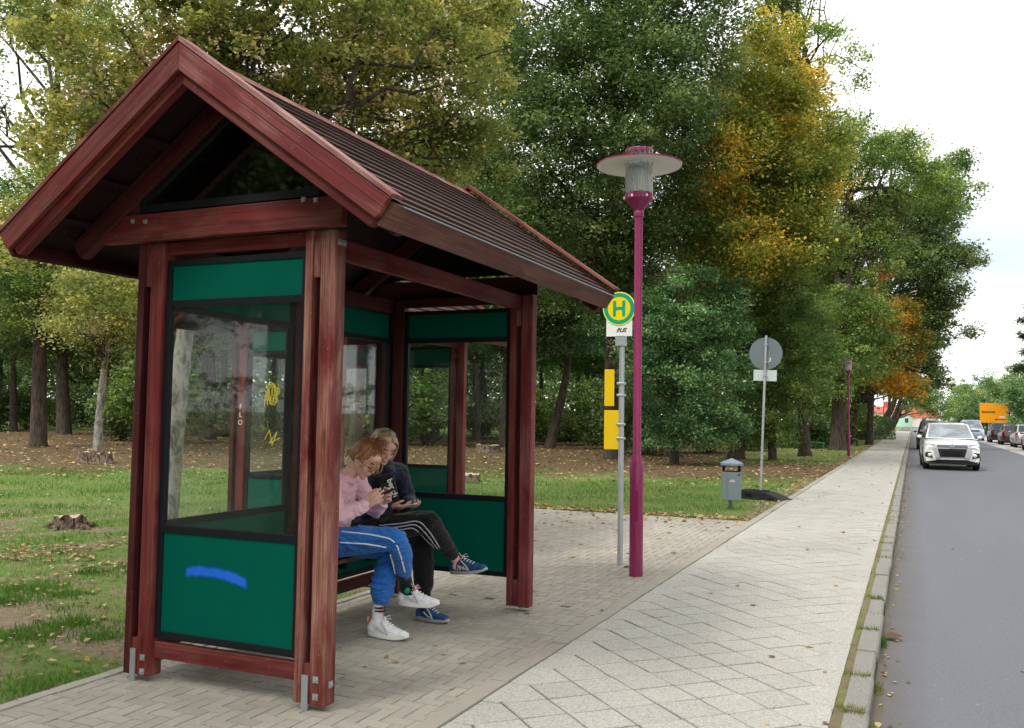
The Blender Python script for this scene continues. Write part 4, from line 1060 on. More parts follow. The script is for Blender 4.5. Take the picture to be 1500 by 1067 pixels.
def crown_points(blobs, clumps_per_m2, rng):
    """blobs: list of (centre Vector, (rx,ry,rz)); clump centres through the outer two thirds of each blob"""
    cs = []
    for c, r in blobs:
        area = 4*PI*((r[0]*r[1])**1.6/3+(r[0]*r[2])**1.6/3+(r[1]*r[2])**1.6/3)**(1/1.6)
        k = max(5, int(area*clumps_per_m2))
        for i in range(k):
            v = rng.randn(3); v /= np.linalg.norm(v)+1e-9
            q = rng.rand()**.42*(1+.13*math.sin(5*v[0]+3*v[2]+c.x)+.10*math.sin(9*v[1]-4*v[2]+c.y))
            cs.append((c.x+v[0]*q*r[0], c.y+v[1]*q*r[1], c.z+v[2]*q*r[2]))
    return np.array(cs)
def foliage(name, cs, cr, per, lsize, mat, parent, rng, lobed=False, tonefn=None, flat=.6, tb=.45, tv=.20, M=None, bias=.6):
    m = len(cs)*per
    ci = np.repeat(np.arange(len(cs)), per)
    sz = cr*(.6+.8*rng.rand(len(cs)))
    off = rng.randn(m, 3)*.5; off[:, 2] *= flat
    off *= sz[ci][:, None]
    pos = cs[ci]+off
    ct = rng.rand(len(cs))
    if tonefn is None: base = tb+(ct-.5)*.75
    else: base = np.array([tonefn(*p) for p in cs])+(ct-.5)*.45
    tone = np.clip(base[ci]+rng.randn(m)*tv*.8, 0, 1)
    sizes = lsize*(.45+1.15*rng.rand(m)**1.3)
    global rs
    V, Fq, tn = leaf_polys(pos, sizes, bias, lobed, tone)
    return np_obj(name, V, Fq, mat, parent, attrs={'tone': tn}, M=M)
def wob(a, b_, k, amp, rng):
    pts = []
    for i in range(k+1):
        t_ = i/k; p = a.lerp(b_, t_)
        f = math.sin(PI*t_)
        pts.append(p+Vector(rng.randn(3))*amp*f+Vector((0, 0, amp*1.2*f)))
    return pts
LS = .74
def tree(name, base, blobs, mat, label, lsize, per, dens, cr, trunk_r, group=None, seed=1, lobed=False, tonefn=None, bark=None, lean=(0, 0), top=None, nbr=34, extra_trunks=(), tb=.45, tv=.2, bias=.6, flat=.6, limbs=()):
    rng = np.random.RandomState(seed); base = Vector(base)
    o = empty(name, base, label, 'tree', group)
    cs = crown_points(blobs, dens*.45, rng)
    zt = top if top else max(c.z+r[2]*.3 for c, r in blobs)
    cen = sum((c*(r[0]*r[1]*r[2]) for c, r in blobs), Vector())/sum(r[0]*r[1]*r[2] for c, r in blobs)
    tp = Vector((base.x+(cen.x-base.x)*.6+lean[0], base.y+(cen.y-base.y)*.6+lean[1], zt))
    K = 9; path = []
    for i in range(K+1):
        t_ = i/K; p = base.lerp(tp, t_); p.x += (1-math.cos(t_*PI))*.0+.12*trunk_r*4*math.sin(t_*5+seed); p.y += .12*trunk_r*4*math.sin(t_*4+seed*2)
        if i == 0: p.z -= .15
        path.append(p)
    rad = [trunk_r*(1.35 if i == 0 else 1)*(1-.82*(i/K))+.01 for i in range(K+1)]
    m = MB(); m.tube([path[0]]+[path[0].lerp(path[1], .18)]+path[1:], [trunk_r*1.5, trunk_r*1.08]+rad[1:], 12)
    for e in extra_trunks:
        a, b_, r0 = Vector(e[0]), Vector(e[1]), e[2]; m.tube(wob(a, b_, 7, .12, rng), [r0*(1-.07*i) for i in range(8)], 9)
    m.build('trunk', bark or M_BARK, o)
    m = MB(); idx = rng.permutation(len(cs))[:nbr]
    for e in limbs:
        a, b_, r0 = Vector(e[0]), Vector(e[1]), e[2]; m.tube(wob(a, b_, 7, (b_-a).length*.06, rng), [r0*(1-.11*i) for i in range(8)], 7)
    for j in idx:
        e = Vector(cs[j]); zz = base.z+(zt-base.z)*min(.95, max(.25, (e.z-base.z)/(zt-base.z)*.62+rng.rand()*.12))
        t_ = (zz-base.z)/(zt-base.z)*K; i0_ = min(K-1, int(t_)); a = path[i0_].lerp(path[i0_+1], t_-i0_)
        L = (e-a).length; r0 = min(trunk_r*.4, .012+.013*L)
        pts = wob(a, e, 5, L*.06, rng); m.tube(pts, [r0*(1-.17*i) for i in range(6)], 5)
        for q in range(3):
            s_ = pts[2+q % 3]; e2 = s_+(e-a).normalized()*L*.10+Vector(rng.randn(3))*L*.09
            m.tube([s_, s_.lerp(e2, .5)+Vector(rng.randn(3))*.05, e2], [r0*.4, r0*.25, .006], 4)
    m.build('branches', M_BARK, o)
    foliage('crown', cs, cr*.80, int(per*6.2), lsize*LS, mat, o, rng, lobed, tonefn, flat, tb, tv, bias=bias)
    return o
def B(px, py, D_, rx, ry, rd=None):
    """crown lobe given by where it stands in the picture; converted to its real place and size"""
    k = D_/FPX; c = atd(px, py, D_); return (c, (rx*k, (rd or rx)*k*.9, ry*k))

# near maple over the shelter, pale trunk seen through the glass
nb_ = gp(249, 12.6)
def olive(x, y, z): return .42+.45*mnoise.noise(Vector((x*.8, y*.8, z*.8)))
tm = tree('maple_tree', nb_, [B(130, 200, 12.5, 100, 90), B(250, 90, 13, 190, 110), B(420, 30, 12.5, 170, 110), B(400, 190, 14, 170, 80), B(590, 110, 13.5, 140, 130), B(700, 210, 13.5, 70, 60), B(560, 250, 14.5, 120, 60), B(300, -250, 13, 380, 220), B(80, 40, 14, 60, 60), B(55, 330, 13.5, 75, 60), B(150, 420, 15, 60, 35), B(560, 60, 15.5, 160, 110), B(690, 60, 15, 90, 110)],
     L_OLIVE, 'pale-trunked maple with olive leaves and dry seed bunches, arching over the front shelter', .074, 30, 9., .36, .15, seed=3, lobed=True, tonefn=olive, bark=M_BARKP, top=8.0, nbr=46, tv=.28,
     limbs=[(nb_+Vector((0, 0, 3.6)), atd(420, 20, 12.2), .09), (nb_+Vector((0, 0, 3.4)), atd(640, 40, 12.2), .08), (nb_+Vector((0, 0, 4.2)), atd(280, -60, 12.9), .08), (atd(350, 90, 12.2), atd(420, -60, 12.0), .05), (atd(330, 60, 12.1), atd(250, -80, 11.9), .04), (atd(500, 160, 12.3), atd(700, 120, 12.1), .04), (nb_+Vector((0, 0, 4.0)), atd(40, 60, 13.5), .07), (atd(510, 150, 12.1), atd(545, -40, 12.0), .04), (nb_+Vector((0, 0, 4.2)), atd(190, -40, 13.5), .09)])
rng = np.random.RandomState(44)
cs = crown_points([B(300, 140, 12.3, 210, 90), B(550, 150, 12.8, 170, 110), B(120, 180, 12.2, 110, 60), B(60, 330, 13, 60, 30), B(140, 470, 14, 20, 20)], 3.2, rng)
cs = cs[rng.permutation(len(cs))[:620]]
foliage('seed_bunch', cs, .14, 16, .055, L_SEED, tm, rng, flat=1.1)

def yel(x, y, z):
    return .30+.85*mnoise.noise(Vector((x*.45, y*.45, z*.45+3)))+.04*(z-7)*.5
tree('linden_tree', gp(60, 36), [B(130, 60, 35, 90, 110), B(60, 290, 35, 90, 60), B(20, 10, 35, 70, 50), B(170, 230, 36, 90, 90), B(-40, 340, 35, 90, 70), B(110, 400, 36, 100, 60), B(10, 440, 35, 70, 50), B(-60, 120, 36, 60, 120)],
     L_GREEN, 'tall green tree filling the left edge of the view behind the olive maple', .15, 22, 3.6, .8, .30, seed=21, tb=.42, nbr=34)
# dark oaks in the middle
tree('oak_tree', gp(905, 34), [B(900, 60, 30, 120, 110), B(800, 130, 29, 110, 120), B(860, 250, 30, 110, 110), B(960, 130, 28, 90, 110), B(790, 320, 31, 70, 90), B(950, 300, 32, 80, 90), B(1030, 50, 29, 70, 90), B(880, -120, 31, 220, 120), B(880, 420, 33, 60, 60), B(740, 60, 32, 80, 90), B(740, 220, 33, 70, 90), B(1000, 200, 31, 60, 90), B(860, 360, 35, 130, 90)],
     L_OAK, 'tall dark green oak behind the street lamp, between the olive maple and the yellow maple', .15, 24, 5.0, .75, .33, seed=11, tb=.5, nbr=44, limbs=[(gp(905, 34)+Vector((0, 0, 5)), atd(960, 10, 29), .2), (gp(905, 34)+Vector((0, 0, 6)), atd(760, 200, 29), .18)])
lt = gp(808, 44); tree('leaning_tree', lt, [B(835, 430, 44, 60, 70), B(800, 380, 45, 70, 70), B(860, 480, 43, 40, 50), B(780, 470, 46, 50, 50)], L_BLUE, 'tree with a leaning bare trunk in leaf litter, left of the bus stop pole', .17, 18, 2.8, .9, .26, seed=12, lean=(1.0, .5), bark=M_BARK, top=7.5)
tree('maple_tree', gp(1075, 36), [B(1110, 130, 33, 85, 85), B(1060, 220, 32, 85, 90), B(1150, 240, 33, 80, 110), B(1110, 360, 32, 95, 60), B(1165, 150, 33, 40, 24), B(1060, 120, 32.5, 30, 24), B(1195, 250, 33, 30, 24), B(1010, 420, 32.5, 40, 30), B(1190, 330, 34, 45, 90), B(1030, 330, 33, 60, 70), B(1120, 60, 34, 50, 40), B(1190, 210, 35, 50, 60), B(1100, 300, 35, 130, 130), B(1180, 120, 35, 35, 50)],
     L_YELLOW, 'maple turning yellow and orange, right of the tall street lamp', .16, 24, 5.2, .75, .30, seed=13, lobed=False, tonefn=yel, nbr=40, tv=.3)
tree('alder_tree', gp(985, 31), [B(1000, 470, 30, 75, 60), B(960, 540, 30, 55, 60), B(1030, 560, 30, 55, 70), B(1060, 480, 31, 40, 50), B(985, 620, 30.5, 60, 45), B(1060, 625, 31, 40, 40), B(945, 445, 30, 28, 26), B(1015, 405, 30.5, 34, 24), B(1075, 430, 31, 26, 24), B(925, 500, 30, 22, 30), B(1085, 540, 30.5, 24, 30)],
     L_BLUE, 'bushy grey-green tree with foliage down to the grass, behind the tall street lamp', .12, 26, 8, .5, .15, seed=14, tb=.5, top=6.)
tree('hornbeam_tree', gp(1130, 36), [B(1130, 450, 36, 80, 60), B(1160, 540, 35, 62, 70), B(1100, 570, 35.5, 50, 65), B(1120, 625, 36, 50, 25), B(1185, 470, 39, 38, 60), B(1160, 400, 37, 30, 26), B(1215, 520, 38, 18, 30)],
     L_GREEN, 'mid green bushy tree directly behind the round grey road sign', .13, 26, 6.5, .55, .16, seed=15, tb=.42, top=8)
tree('ash_tree', gp(1180, 40), [B(1130, 10, 38, 60, 40), B(1190, 40, 37, 45, 22), B(1245, 85, 37, 32, 22), B(1255, 120, 37.5, 26, 14), B(1150, -60, 38, 90, 60), B(1230, 50, 38, 22, 12)],
     L_LIME, 'tall thin ash with a pale feathery branch reaching into the sky', .14, 20, 2.6, .6, .24, seed=16, tb=.35, top=19.5, nbr=26, limbs=[(atd(1130, 60, 38), atd(1270, 105, 37), .06)])
tree('robinia_tree', gp(1232, 48), [B(1250, 250, 48, 60, 55), B(1320, 225, 48, 50, 35), B(1360, 270, 47, 45, 38), B(1390, 310, 47, 25, 22), B(1230, 350, 49, 55, 60), B(1250, 450, 48, 50, 60), B(1310, 300, 49, 40, 25), B(1225, 540, 47, 50, 45), B(1270, 360, 49, 60, 60), B(1280, 500, 49, 45, 60), B(1240, 200, 49, 40, 40), B(1200, 420, 50, 50, 80)],
     L_GREEN, 'big trunked tree beside the second street lamp with pale green upper boughs', .17, 24, 3.6, .85, .40, seed=17, tb=.5, top=16, nbr=30, limbs=[(atd(1215, 290, 48), atd(1340, 290, 47.5), .16), (atd(1235, 300, 48), atd(1290, 235, 48), .12), (atd(1290, 270, 48), atd(1330, 350, 48), .1), (gp(1232, 48)+Vector((0, 0, 8)), atd(1240, 290, 48), .22)])
tree('oak_tree', Vector((-3.9, 80, 0)), [B(1340, 300, 62, 55, 60), B(1400, 240, 62, 30, 20), B(1385, 290, 61, 40, 40), B(1410, 370, 62, 25, 14), B(1360, 390, 62, 60, 50), B(1425, 385, 61.5, 18, 9), B(1380, 450, 62, 35, 30), B(1420, 490, 62, 14, 9), B(1345, 490, 62, 40, 50), B(1365, 540, 63, 30, 30), B(1300, 220, 63, 30, 25), B(1405, 425, 62, 14, 10), B(1350, 340, 64, 55, 80), B(1340, 450, 64, 50, 70)],
     L_OAK, 'dark oak farthest right of the left-hand trees, with ragged sprays against the sky', .23, 22, 2.9, .85, .40, seed=18, tb=.6, nbr=40)
tree('beech_tree', gp(1272, 60), [B(1290, 335, 56, 22, 22), B(1272, 315, 56, 12, 12), B(1290, 400, 57, 20, 14), B(1270, 420, 57, 15, 25)], L_RUST, 'tree with rust brown foliage showing between green crowns', .18, 20, 2.6, .7, .22, seed=19, top=13, nbr=16)
tree('maple_tree', Vector((-4.3, 68, 0)), [B(1315, 460, 57, 32, 32), B(1335, 500, 56.5, 26, 30), B(1310, 520, 57, 30, 35), B(1325, 570, 56.5, 28, 20), B(1290, 470, 58, 25, 30), B(1295, 550, 58, 25, 30)],
     L_ORANGE, 'orange and yellow maple hanging over the far pavement near the benches', .19, 22, 3.2, .7, .34, seed=20, tonefn=lambda x, y, z: .42+.9*mnoise.noise(Vector((x*.4, y*.4, z*.45))), top=8)
# avenue trees down the left side and across the road
for i, (px, D_, w_, top_) in enumerate([(1345, 92, 26, 520), (1352, 118, 22, 545), (1362, 145, 20, 560)]):
    tree('avenue_tree', Vector((-3.1-.3*i, D_*1.08+8*i, 0)), [B(px, (600+top_)/2, D_, w_, 30), B(px+8, (600+top_)/2+12, D_, w_*.8, 22), B(px-14, (600+top_)/2+5, D_, w_*.8, 30)], L_GREEN, 'green avenue tree farther along the left pavement, no %s of three' % ('one', 'two', 'three')[i] if False else ['nearest of the three green trees where the left pavement vanishes', 'middle of the three green trees where the left pavement vanishes', 'farthest of the three green trees where the left pavement vanishes'][i], .30, 16, 1.0, 1.0, .45, group='avenue trees where the pavement vanishes', seed=30+i, tb=.4, nbr=10)
rt = [(1505, 82, 530, 640, 34, L_BLUE, 'nearest right-hand street tree, dark leaves behind the parked cars'), (1478, 98, 540, 636, 28, L_GREEN, 'right-hand tree rising behind the orange board'), (1498, 105, 520, 630, 32, L_GREEN, 'bright green tree at the right edge above the parked cars'), (1440, 112, 565, 636, 28, L_BLUE, 'round dark tree left of the orange board'), (1412, 128, 570, 634, 24, L_GREEN, 'lighter green tree above the white car, across the road'), (1390, 145, 578, 632, 18, L_BLUE, 'farthest right-hand tree beside the red roofs'), (1440, 160, 545, 590, 26, L_BLUE, 'tall hazy tree behind the right-hand row'), (1405, 170, 550, 600, 18, L_GREEN, 'slender distant tree over the end of the road')]
for i, (px, D_, ty, by, w_, mt, lb) in enumerate(rt):
    tree('street_tree', gp(px, D_), [B(px, (ty+by)/2, D_, w_, (by-ty)/2), B(px-w_*.5, (ty+by)/2+8, D_, w_*.6, (by-ty)/2.6), B(px+w_*.5, (ty+by)/2+2, D_, w_*.6, (by-ty)/2.4)], mt, lb, .28, 20, 1.2, 1.0, .22, group='trees across the road', seed=40+i, tb=.5, nbr=12)
tree('maple_tree', gp(1428, 150), [B(1428, 580, 150, 10, 10)], L_ORANGE, 'small peach-coloured tree showing behind the right-hand row', .3, 18, 1.2, .9, .2, seed=60, nbr=6)
tree('fir_tree', gp(1512, 70), [B(1503, 470, 70, 14, 5), B(1500, 492, 70, 18, 5), B(1508, 515, 70, 22, 6), B(1510, 540, 70, 26, 8), B(1512, 450, 70, 8, 8)], L_OAK, 'dark conifer tip poking in at the right edge of the view', .2, 20, 3.5, .5, .2, seed=61, nbr=12)

# woodland: three kinds of tree, copied
def proto(px, D_, r, h, mat, seed, label, cz=.62, name='woodland_tree', trunk=.25, bark=None, lsz=.22, dens=1.5, per=22):
    b_ = gp(px, D_); k = []
    rr = random.Random(seed)
    for i in range(7): k.append((Vector((b_.x+rr.uniform(-.5, .5)*r, b_.y+rr.uniform(-.5, .5)*r, h*(cz+rr.uniform(-.22, .26)))), (r*rr.uniform(.5, .75), r*rr.uniform(.5, .75), h*rr.uniform(.13, .2))))
    return tree(name, b_, k, mat, label, lsz, per, dens, 1.0, trunk, group='trees of the park woodland', seed=seed, tb=.42, nbr=22, top=h*.85, bark=bark)
WG = 'dark leafy tree of the park woodland, one of many behind the shelters'
protos = [proto(95, 52, 5.0, 14, L_OAK, 71, WG, .66, trunk=.40), proto(330, 60, 5.5, 15, L_GREEN, 72, WG, .55), proto(700, 56, 5.5, 16, L_BLUE, 73, WG, .6)]
protos[0]['label'] = 'stout dark trunked tree left of the front shelter, at the edge of the woods'
del protos[0]['group']
t147 = proto(148, 34, 3.4, 10, L_OLIVE, 74, 'paler slim trunked tree left of the front shelter, nearer than the dark trunk', .74, trunk=.16, bark=M_BARKP, lsz=.14, dens=2.6); del t147['group']
spots_ = [(20, 62, 1), (0, 80, 0), (60, 88, 2), (160, 72, 0), (210, 62, 2), (250, 85, 1), (300, 78, 2), (400, 70, 0), (450, 58, 1), (500, 82, 2), (560, 66, 0), (620, 76, 1), (640, 55, 2), (710, 72, 0), (760, 64, 1), (790, 85, 2), (850, 70, 1), (900, 60, 2), (940, 78, 0), (990, 62, 0), (1050, 70, 2), (1100, 60, 1), (1150, 75, 0), (1190, 64, 2), (1240, 78, 1), (-60, 60, 0), (-80, 76, 2), (740, 44, 0), (-150, 66, 1), (520, 46, 1), (300, 48, 0), (1265, 88, 0), (1300, 100, 1)]
rr = random.Random(9)
for px, D_, k in spots_:
    s_ = rr.uniform(.85, 1.2); p = gp(px, D_); p.z = hgt(p.x, p.y)-.05
    Mx = Matrix.Translation(p) @ Matrix.Rotation(rr.uniform(0, 6.28), 4, 'Z') @ Matrix.Diagonal((s_, s_, s_*rr.uniform(.9, 1.25), 1))
    c_ = copy_tree(protos[k], Mx, WG); c_['group'] = 'trees of the park woodland'
# undergrowth bushes
def bush(px, D_, r, h, mat, seed, label, group='bushes of the undergrowth', lsz=.12, per=24, dens=5, name='bush'):
    b_ = gp(px, D_); rng = np.random.RandomState(seed)
    o = empty(name, b_, label, 'bush', group)
    bl = [(Vector((b_.x+rng.uniform(-.45, .45)*r, b_.y+rng.uniform(-.45, .45)*r, h*rng.uniform(.3, .65))), (r*.6, r*.6, h*.36)) for i in range(5)]
    cs = crown_points(bl, dens, rng); cs[:, 2] = np.maximum(cs[:, 2], .12)
    m = MB()
    for j in rng.permutation(len(cs))[:18]: m.tube(wob(b_+Vector((rng.randn()*.1, rng.randn()*.1, -.05)), Vector(cs[j]), 4, .08, rng), [.03, .025, .02, .015, .008], 5)
    m.build('stems', M_BARK, o)
    foliage('leaves', cs, .45, per, lsz, mat, o, rng, tb=.38)
    return o
UB = 'dark green bush of the woodland undergrowth behind the shelters'
bs1 = bush(180, 46, 2.2, 3.0, L_OAK, 81, UB, lsz=.15, dens=3.0); bs2 = bush(760, 50, 2.4, 3.4, L_GREEN, 82, UB, lsz=.15, dens=3.0)
for px, D_, k in [(215, 42, 1), (-10, 64, 0), (40, 66, 1), (130, 70, 0), (290, 56, 1), (350, 60, 0), (420, 54, 1), (470, 62, 0), (540, 52, 0), (590, 58, 1), (630, 44, 1), (700, 58, 1), (835, 56, 0), (870, 50, 1), (910, 44, 0), (940, 40, 0), (1180, 52, 0), (1215, 58, 1), (1090, 46, 0), (1040, 42, 1), (1250, 70, 1), (790, 60, 0), (500, 70, 1), (100, 78, 0), (240, 68, 1)]:
    s_ = rr.uniform(.8, 1.35); p = gp(px, D_); p.z = hgt(p.x, p.y)-.05
    copy_tree(bs1 if k == 0 else bs2, Matrix.Translation(p) @ Matrix.Rotation(rr.uniform(0, 6.28), 4, 'Z') @ Matrix.Diagonal((s_, s_, s_*rr.uniform(.8, 1.2), 1)), UB)
for (x, y) in [(-14, -12), (-18, -9), (-22, -14), (-17, -16), (-26, -20), (-30, -14), (-12, -16), (-24, -9), (-34, -22), (-9, -14), (-20, -22), (-38, -14)]:  # oversized bushes out of view, added to darken reflections in the front pane
    copy_tree(bs1 if x % 2 else bs2, Matrix.Translation((x, y, -.1)) @ Matrix.Rotation(x, 4, 'Z') @ Matrix.Diagonal((1.7, 1.7, 2.3, 1)), UB)
# clipped hedge by the benches, ivy mound, far woodland mass
def boxhedge(name, p0, L_, w_, h_, mat, label, cat, kind=None, lsz=.10, nn=9000, ang=0, seed=5):
    rng = np.random.RandomState(seed); u = rng.rand(nn, 3)
    f = rng.randint(0, 5, nn); P_ = np.empty((nn, 3))
    e = rng.rand(nn)**2*.18
    P_[:, 0] = np.where(f == 0, e-.0, np.where(f == 1, 1-e, u[:, 0])); P_[:, 1] = np.where(f == 2, e, np.where(f == 3, 1-e, u[:, 1])); P_[:, 2] = np.where(f == 4, 1-e*.6, u[:, 2])
    X_ = (P_[:, 0]-.5)*L_; Y_ = (P_[:, 1]-.5)*w_; q = 1-.25*np.abs(P_[:, 0]-.5)**3*4; Z_ = P_[:, 2]*h_*q*(1+.05*np.sin(X_*1.7))
    pos = np.stack([p0.x+X_*math.cos(ang)-Y_*math.sin(ang), p0.y+X_*math.sin(ang)+Y_*math.cos(ang), p0.z+Z_], 1)
    V, Fq, tn = leaf_polys(pos, lsz*(.6+.8*rng.rand(nn)), .6, False, np.clip(.4+rng.randn(nn)*.2, 0, 1))
    o = np_obj(name, V, Fq, mat, attrs={'tone': tn}); return tag(o, label, cat, None, kind)
boxhedge('hedge', gz(gp(1266, 76)), 5.5, 2.4, 1.9, L_OAK, 'clipped dark green hedge behind the park benches', 'hedge', ang=R(60), lsz=.13)
boxhedge('hedge', gz(gp(1450, 135)), 60, 3, 2.6, L_OAK, 'long dark hedge running behind the parked cars', 'hedge', ang=R(82), lsz=.4, nn=9000, seed=8)
boxhedge('hedge', Vector((11.8, 42, 0)), 78, 1.6, 2.6, L_OAK, 'added unseen hedge across the road, darkening the shelter glass reflections', 'hedge', ang=R(90), lsz=.25, nn=12000, seed=9)  # unseen hedge, added to darken what the back panes reflect
boxhedge('ground_cover', gz(gp(1148, 52)), 4.5, 2.2, .42, L_BLUE, 'low mound of ivy behind the leaning road sign', 'ivy', 'stuff', lsz=.10, nn=9000, seed=6)
rng = np.random.RandomState(91); bl = []
for i in range(46):
    px = -250+i*33+rng.uniform(-10, 10); D_ = rng.uniform(100, 118); c_ = gp(px, D_); hh_ = rng.uniform(8, 17); c_.z = hh_*.5; bl.append((c_, (4.6, 4.6, hh_*.5)))
cs = crown_points(bl, .42, rng)
tag(foliage('far_woodland', cs, 1.7, 20, .55, L_OAK, None, rng, tb=.4), kind='stuff', label='far dark mass of woodland beyond the park', cat='woodland')
# trees on the near side of the road behind the photographer, seen only in the glass
for (x, y, k) in [(-7, -16, 1), (2, -20, 2), (-16, -12, 0), (-12, -26, 2), (-3, -30, 1), (12, -14, 1), (-22, -20, 1), (-28, -8, 2), (-34, -18, 0), (-42, -10, 1), (-20, -32, 2), (-9, -9, 0), (-48, -26, 2), (14, 4, 2), (14, 14, 1), (15, 24, 0), (14, 34, 2), (15, 45, 1), (14, 56, 0), (16, 66, 2)]:
    c_ = copy_tree(protos[k], Matrix.Translation((x, y, 0)) @ Matrix.Rotation(x*1.3, 4, 'Z'), WG); c_['group'] = 'trees of the park woodland'
# ---------------------------------------------------------------- cars
def carpaint(name, col, metal=.0):
    n = NT(name); c = n.coord()
    cc = n.mix(n.ramp(n.noise(n.mapping(c, (1, 1, 2)), 2.5, 5), [(.35, 0), (.8, .12)]), col, (.25, .23, .2))
    p = n.pbsdf(cc, .28, metal); p.inputs['Coat Weight'].default_value = .7; p.inputs['Coat Roughness'].default_value = .05
    return n.finish(p)
M_CG = plain('car_glass', (.03, .045, .055), .06, 0, .1, 3)
n = NT('windscreen'); c = n.coord(); p_ = n.pbsdf(n.mix(n.ramp(n.noise(c, 2.2, 5, .6), [(.42, 0), (.6, 1)]), (.06, .075, .085), (.20, .25, .30)), .05); p_.inputs['Coat Weight'].default_value = 1; M_WS = n.finish(p_)  # pale and dark mottling paints in reflected sky and trees
M_TYRE = plain('tyre', (.02, .02, .022), .85, 0, .2, 20, .3)
M_RIM = plain('alloy_rim', (.45, .46, .48), .3, .8, .1)
M_LAMPC = plain('headlight_lens', (.55, .6, .63), .08, .3, .25, 20)
M_TAIL = plain('tail_light_red', (.45, .01, .015), .15)
M_CHROME = plain('chrome', (.75, .76, .78), .12, 1, .05)
M_FOG = plain('fog_light', (.8, .8, .75), .15, .4, .1)
def car(name, loc, rz, label, paint, L, W, Hh, kind='suv', group=None, hood=.98, bonnet=1.05, front_detail=True, rear=True, wr=.34):
    """local frame: front at y=0 facing -Y, rear at y=L"""
    r = empty(name, loc, label, 'car', group, rz); M = WM[r]; hw = W/2
    gc = .20
    if kind == 'van': ws0, ws1, rf, rb = .55, 1.35, L-.5, L-.1; hood = 1.12
    elif kind == 'hatch': ws0, ws1, rf, rb = 1.05, 1.85, L-.75, L-.15; hood = .95
    else: ws0, ws1, rf, rb = bonnet, 1.95, L-.75, L-.18
    belt = hood+.02
    # lower body: cross sections along y
    st = [(0.0, .80, .34, .62), (.05, .90, .26, hood-.24), (.18, .965, .22, hood-.13), (.5, .99, gc, hood-.05), (ws0, 1., gc, hood), (2.0, 1., gc, belt), (L-1.2, 1., gc, belt+.02), (L-.35, .98, .24, belt+.02), (L-.10, .93, .28, belt-.02), (L, .86, .36, belt-.22)]
    m = MB(); vs = []; ns = 12
    for y, wf, zb, zt in st:
        w_ = hw*wf; hgt_ = zt-zb
        half = [(0, zb), (w_*.86, zb), (w_*.97, zb+.07), (w_, zb+hgt_*.45), (w_*.985, zb+hgt_*.72), (w_*.93, zt-.045), (w_*.80, zt-.008), (0, zt+.022)]
        ring = half+[(-x, z) for x, z in half[-2:0:-1]]
        ns = len(ring)
        vs += [(x, y, z) for x, z in ring]
    fs = []
    for i in range(len(st)-1):
        for k in range(ns): a = i*ns+k; b_ = i*ns+(k+1) % ns; fs.append((a, b_, b_+ns, a+ns))
    fs.append(tuple(range(ns-1, -1, -1))); fs.append(tuple((len(st)-1)*ns+k for k in range(ns)))
    m.add(vs, fs, 0, True)
    body = m.build('body', paint, r, M, sharp=50)
    # greenhouse
    gh = [(ws0, .84, belt-.03, belt), (ws1, .70, belt-.03, Hh-.03), ((ws1+rf)/2, .73, belt-.03, Hh), (rf, .70, belt-.03, Hh-.04), (rb, .80, belt-.03, belt+.02)]
    m = MB(); vs = []
    for i, (y, tf, zb, zt) in enumerate(gh):
        wb_ = hw*.93 if 0 < i < 4 else hw*.88; wt = hw*tf if 0 < i < 4 else wb_*.985
        ring = [(wb_, zb), (wt+(.012 if 0 < i < 4 else 0), zt-.045 if 0 < i < 4 else zt), (wt*.88, zt), (-wt*.88, zt), (-wt-(.012 if 0 < i < 4 else 0), zt-.045 if 0 < i < 4 else zt), (-wb_, zb)]
        vs += [(x, y, z) for x, z in ring]
    fs = []
    for i in range(4):
        for k in range(5): a = i*6+k; fs.append((a, a+1, a+7, a+6))
    m.add(vs, fs, 0, True); m.build('roof', paint, r, M, sharp=30)
    def quadp(name, q, mat, off, par=r):
        q = [Vector(p) for p in q]; nn = (q[1]-q[0]).cross(q[-1]-q[0]).normalized()
        mm = MB(); mm.prism([p+nn*off for p in q], nn*.008); return mm.build(name, mat, par, M)
    tw = hw*.70; bw = hw*.88
    zt = Hh-.03
    def lerp3(a, b_, t_): return Vector(a).lerp(Vector(b_), t_)
    quadp('windscreen', [lerp3((-bw, ws0, belt), (-tw, ws1, zt), .06)+Vector((.07, 0, 0)), lerp3((bw, ws0, belt), (tw, ws1, zt), .06)-Vector((.07, 0, 0)), lerp3((bw, ws0, belt), (tw, ws1, zt), .94)-Vector((.05, 0, 0)), lerp3((-bw, ws0, belt), (-tw, ws1, zt), .94)+Vector((.05, 0, 0))], M_WS, .004)
    quadp('rear_window', [lerp3((bw, rb, belt+.02), (tw, rf, zt), .12)-Vector((.1, 0, 0)), lerp3((-bw, rb, belt+.02), (-tw, rf, zt), .12)+Vector((.1, 0, 0)), lerp3((-bw, rb, belt+.02), (-tw, rf, zt), .9)+Vector((.06, 0, 0)), lerp3((bw, rb, belt+.02), (tw, rf, zt), .9)-Vector((.06, 0, 0))], M_CG, .004)
    for s_ in (-1, 1):
        def sp(y, t_):
            wt = hw*.715+.012
            if y < ws1: k_ = (y-ws0)/(ws1-ws0); zc = belt+(Hh-.075-belt)*k_; wc = bw+(wt-bw)*k_
            elif y > rf: k_ = (rb-y)/(rb-rf); zc = belt+(Hh-.085-belt)*k_; wc = bw+(wt-bw)*k_
            else: zc = Hh-.07; wc = wt
            wlow = hw*.93 if ws1 < y < rf else hw*.91
            return Vector((s_*(wlow+(wc-wlow)*t_)+s_*.008, y, belt+.01+(zc-belt-.01)*t_))
        ymid = (ws1+rf)/2
        for ya, yb in ((ws0+.42, ymid-.04), (ymid+.03, rf+.15)):
            q = [sp(ya, .06), sp(yb, .06), sp(min(yb, rf-.02), .9), sp(max(ya, ws1-.05), .9)]
            mm = MB(); mm.prism(q, (s_*.006, 0, 0)); mm.build('side_window', M_CG, r, M)
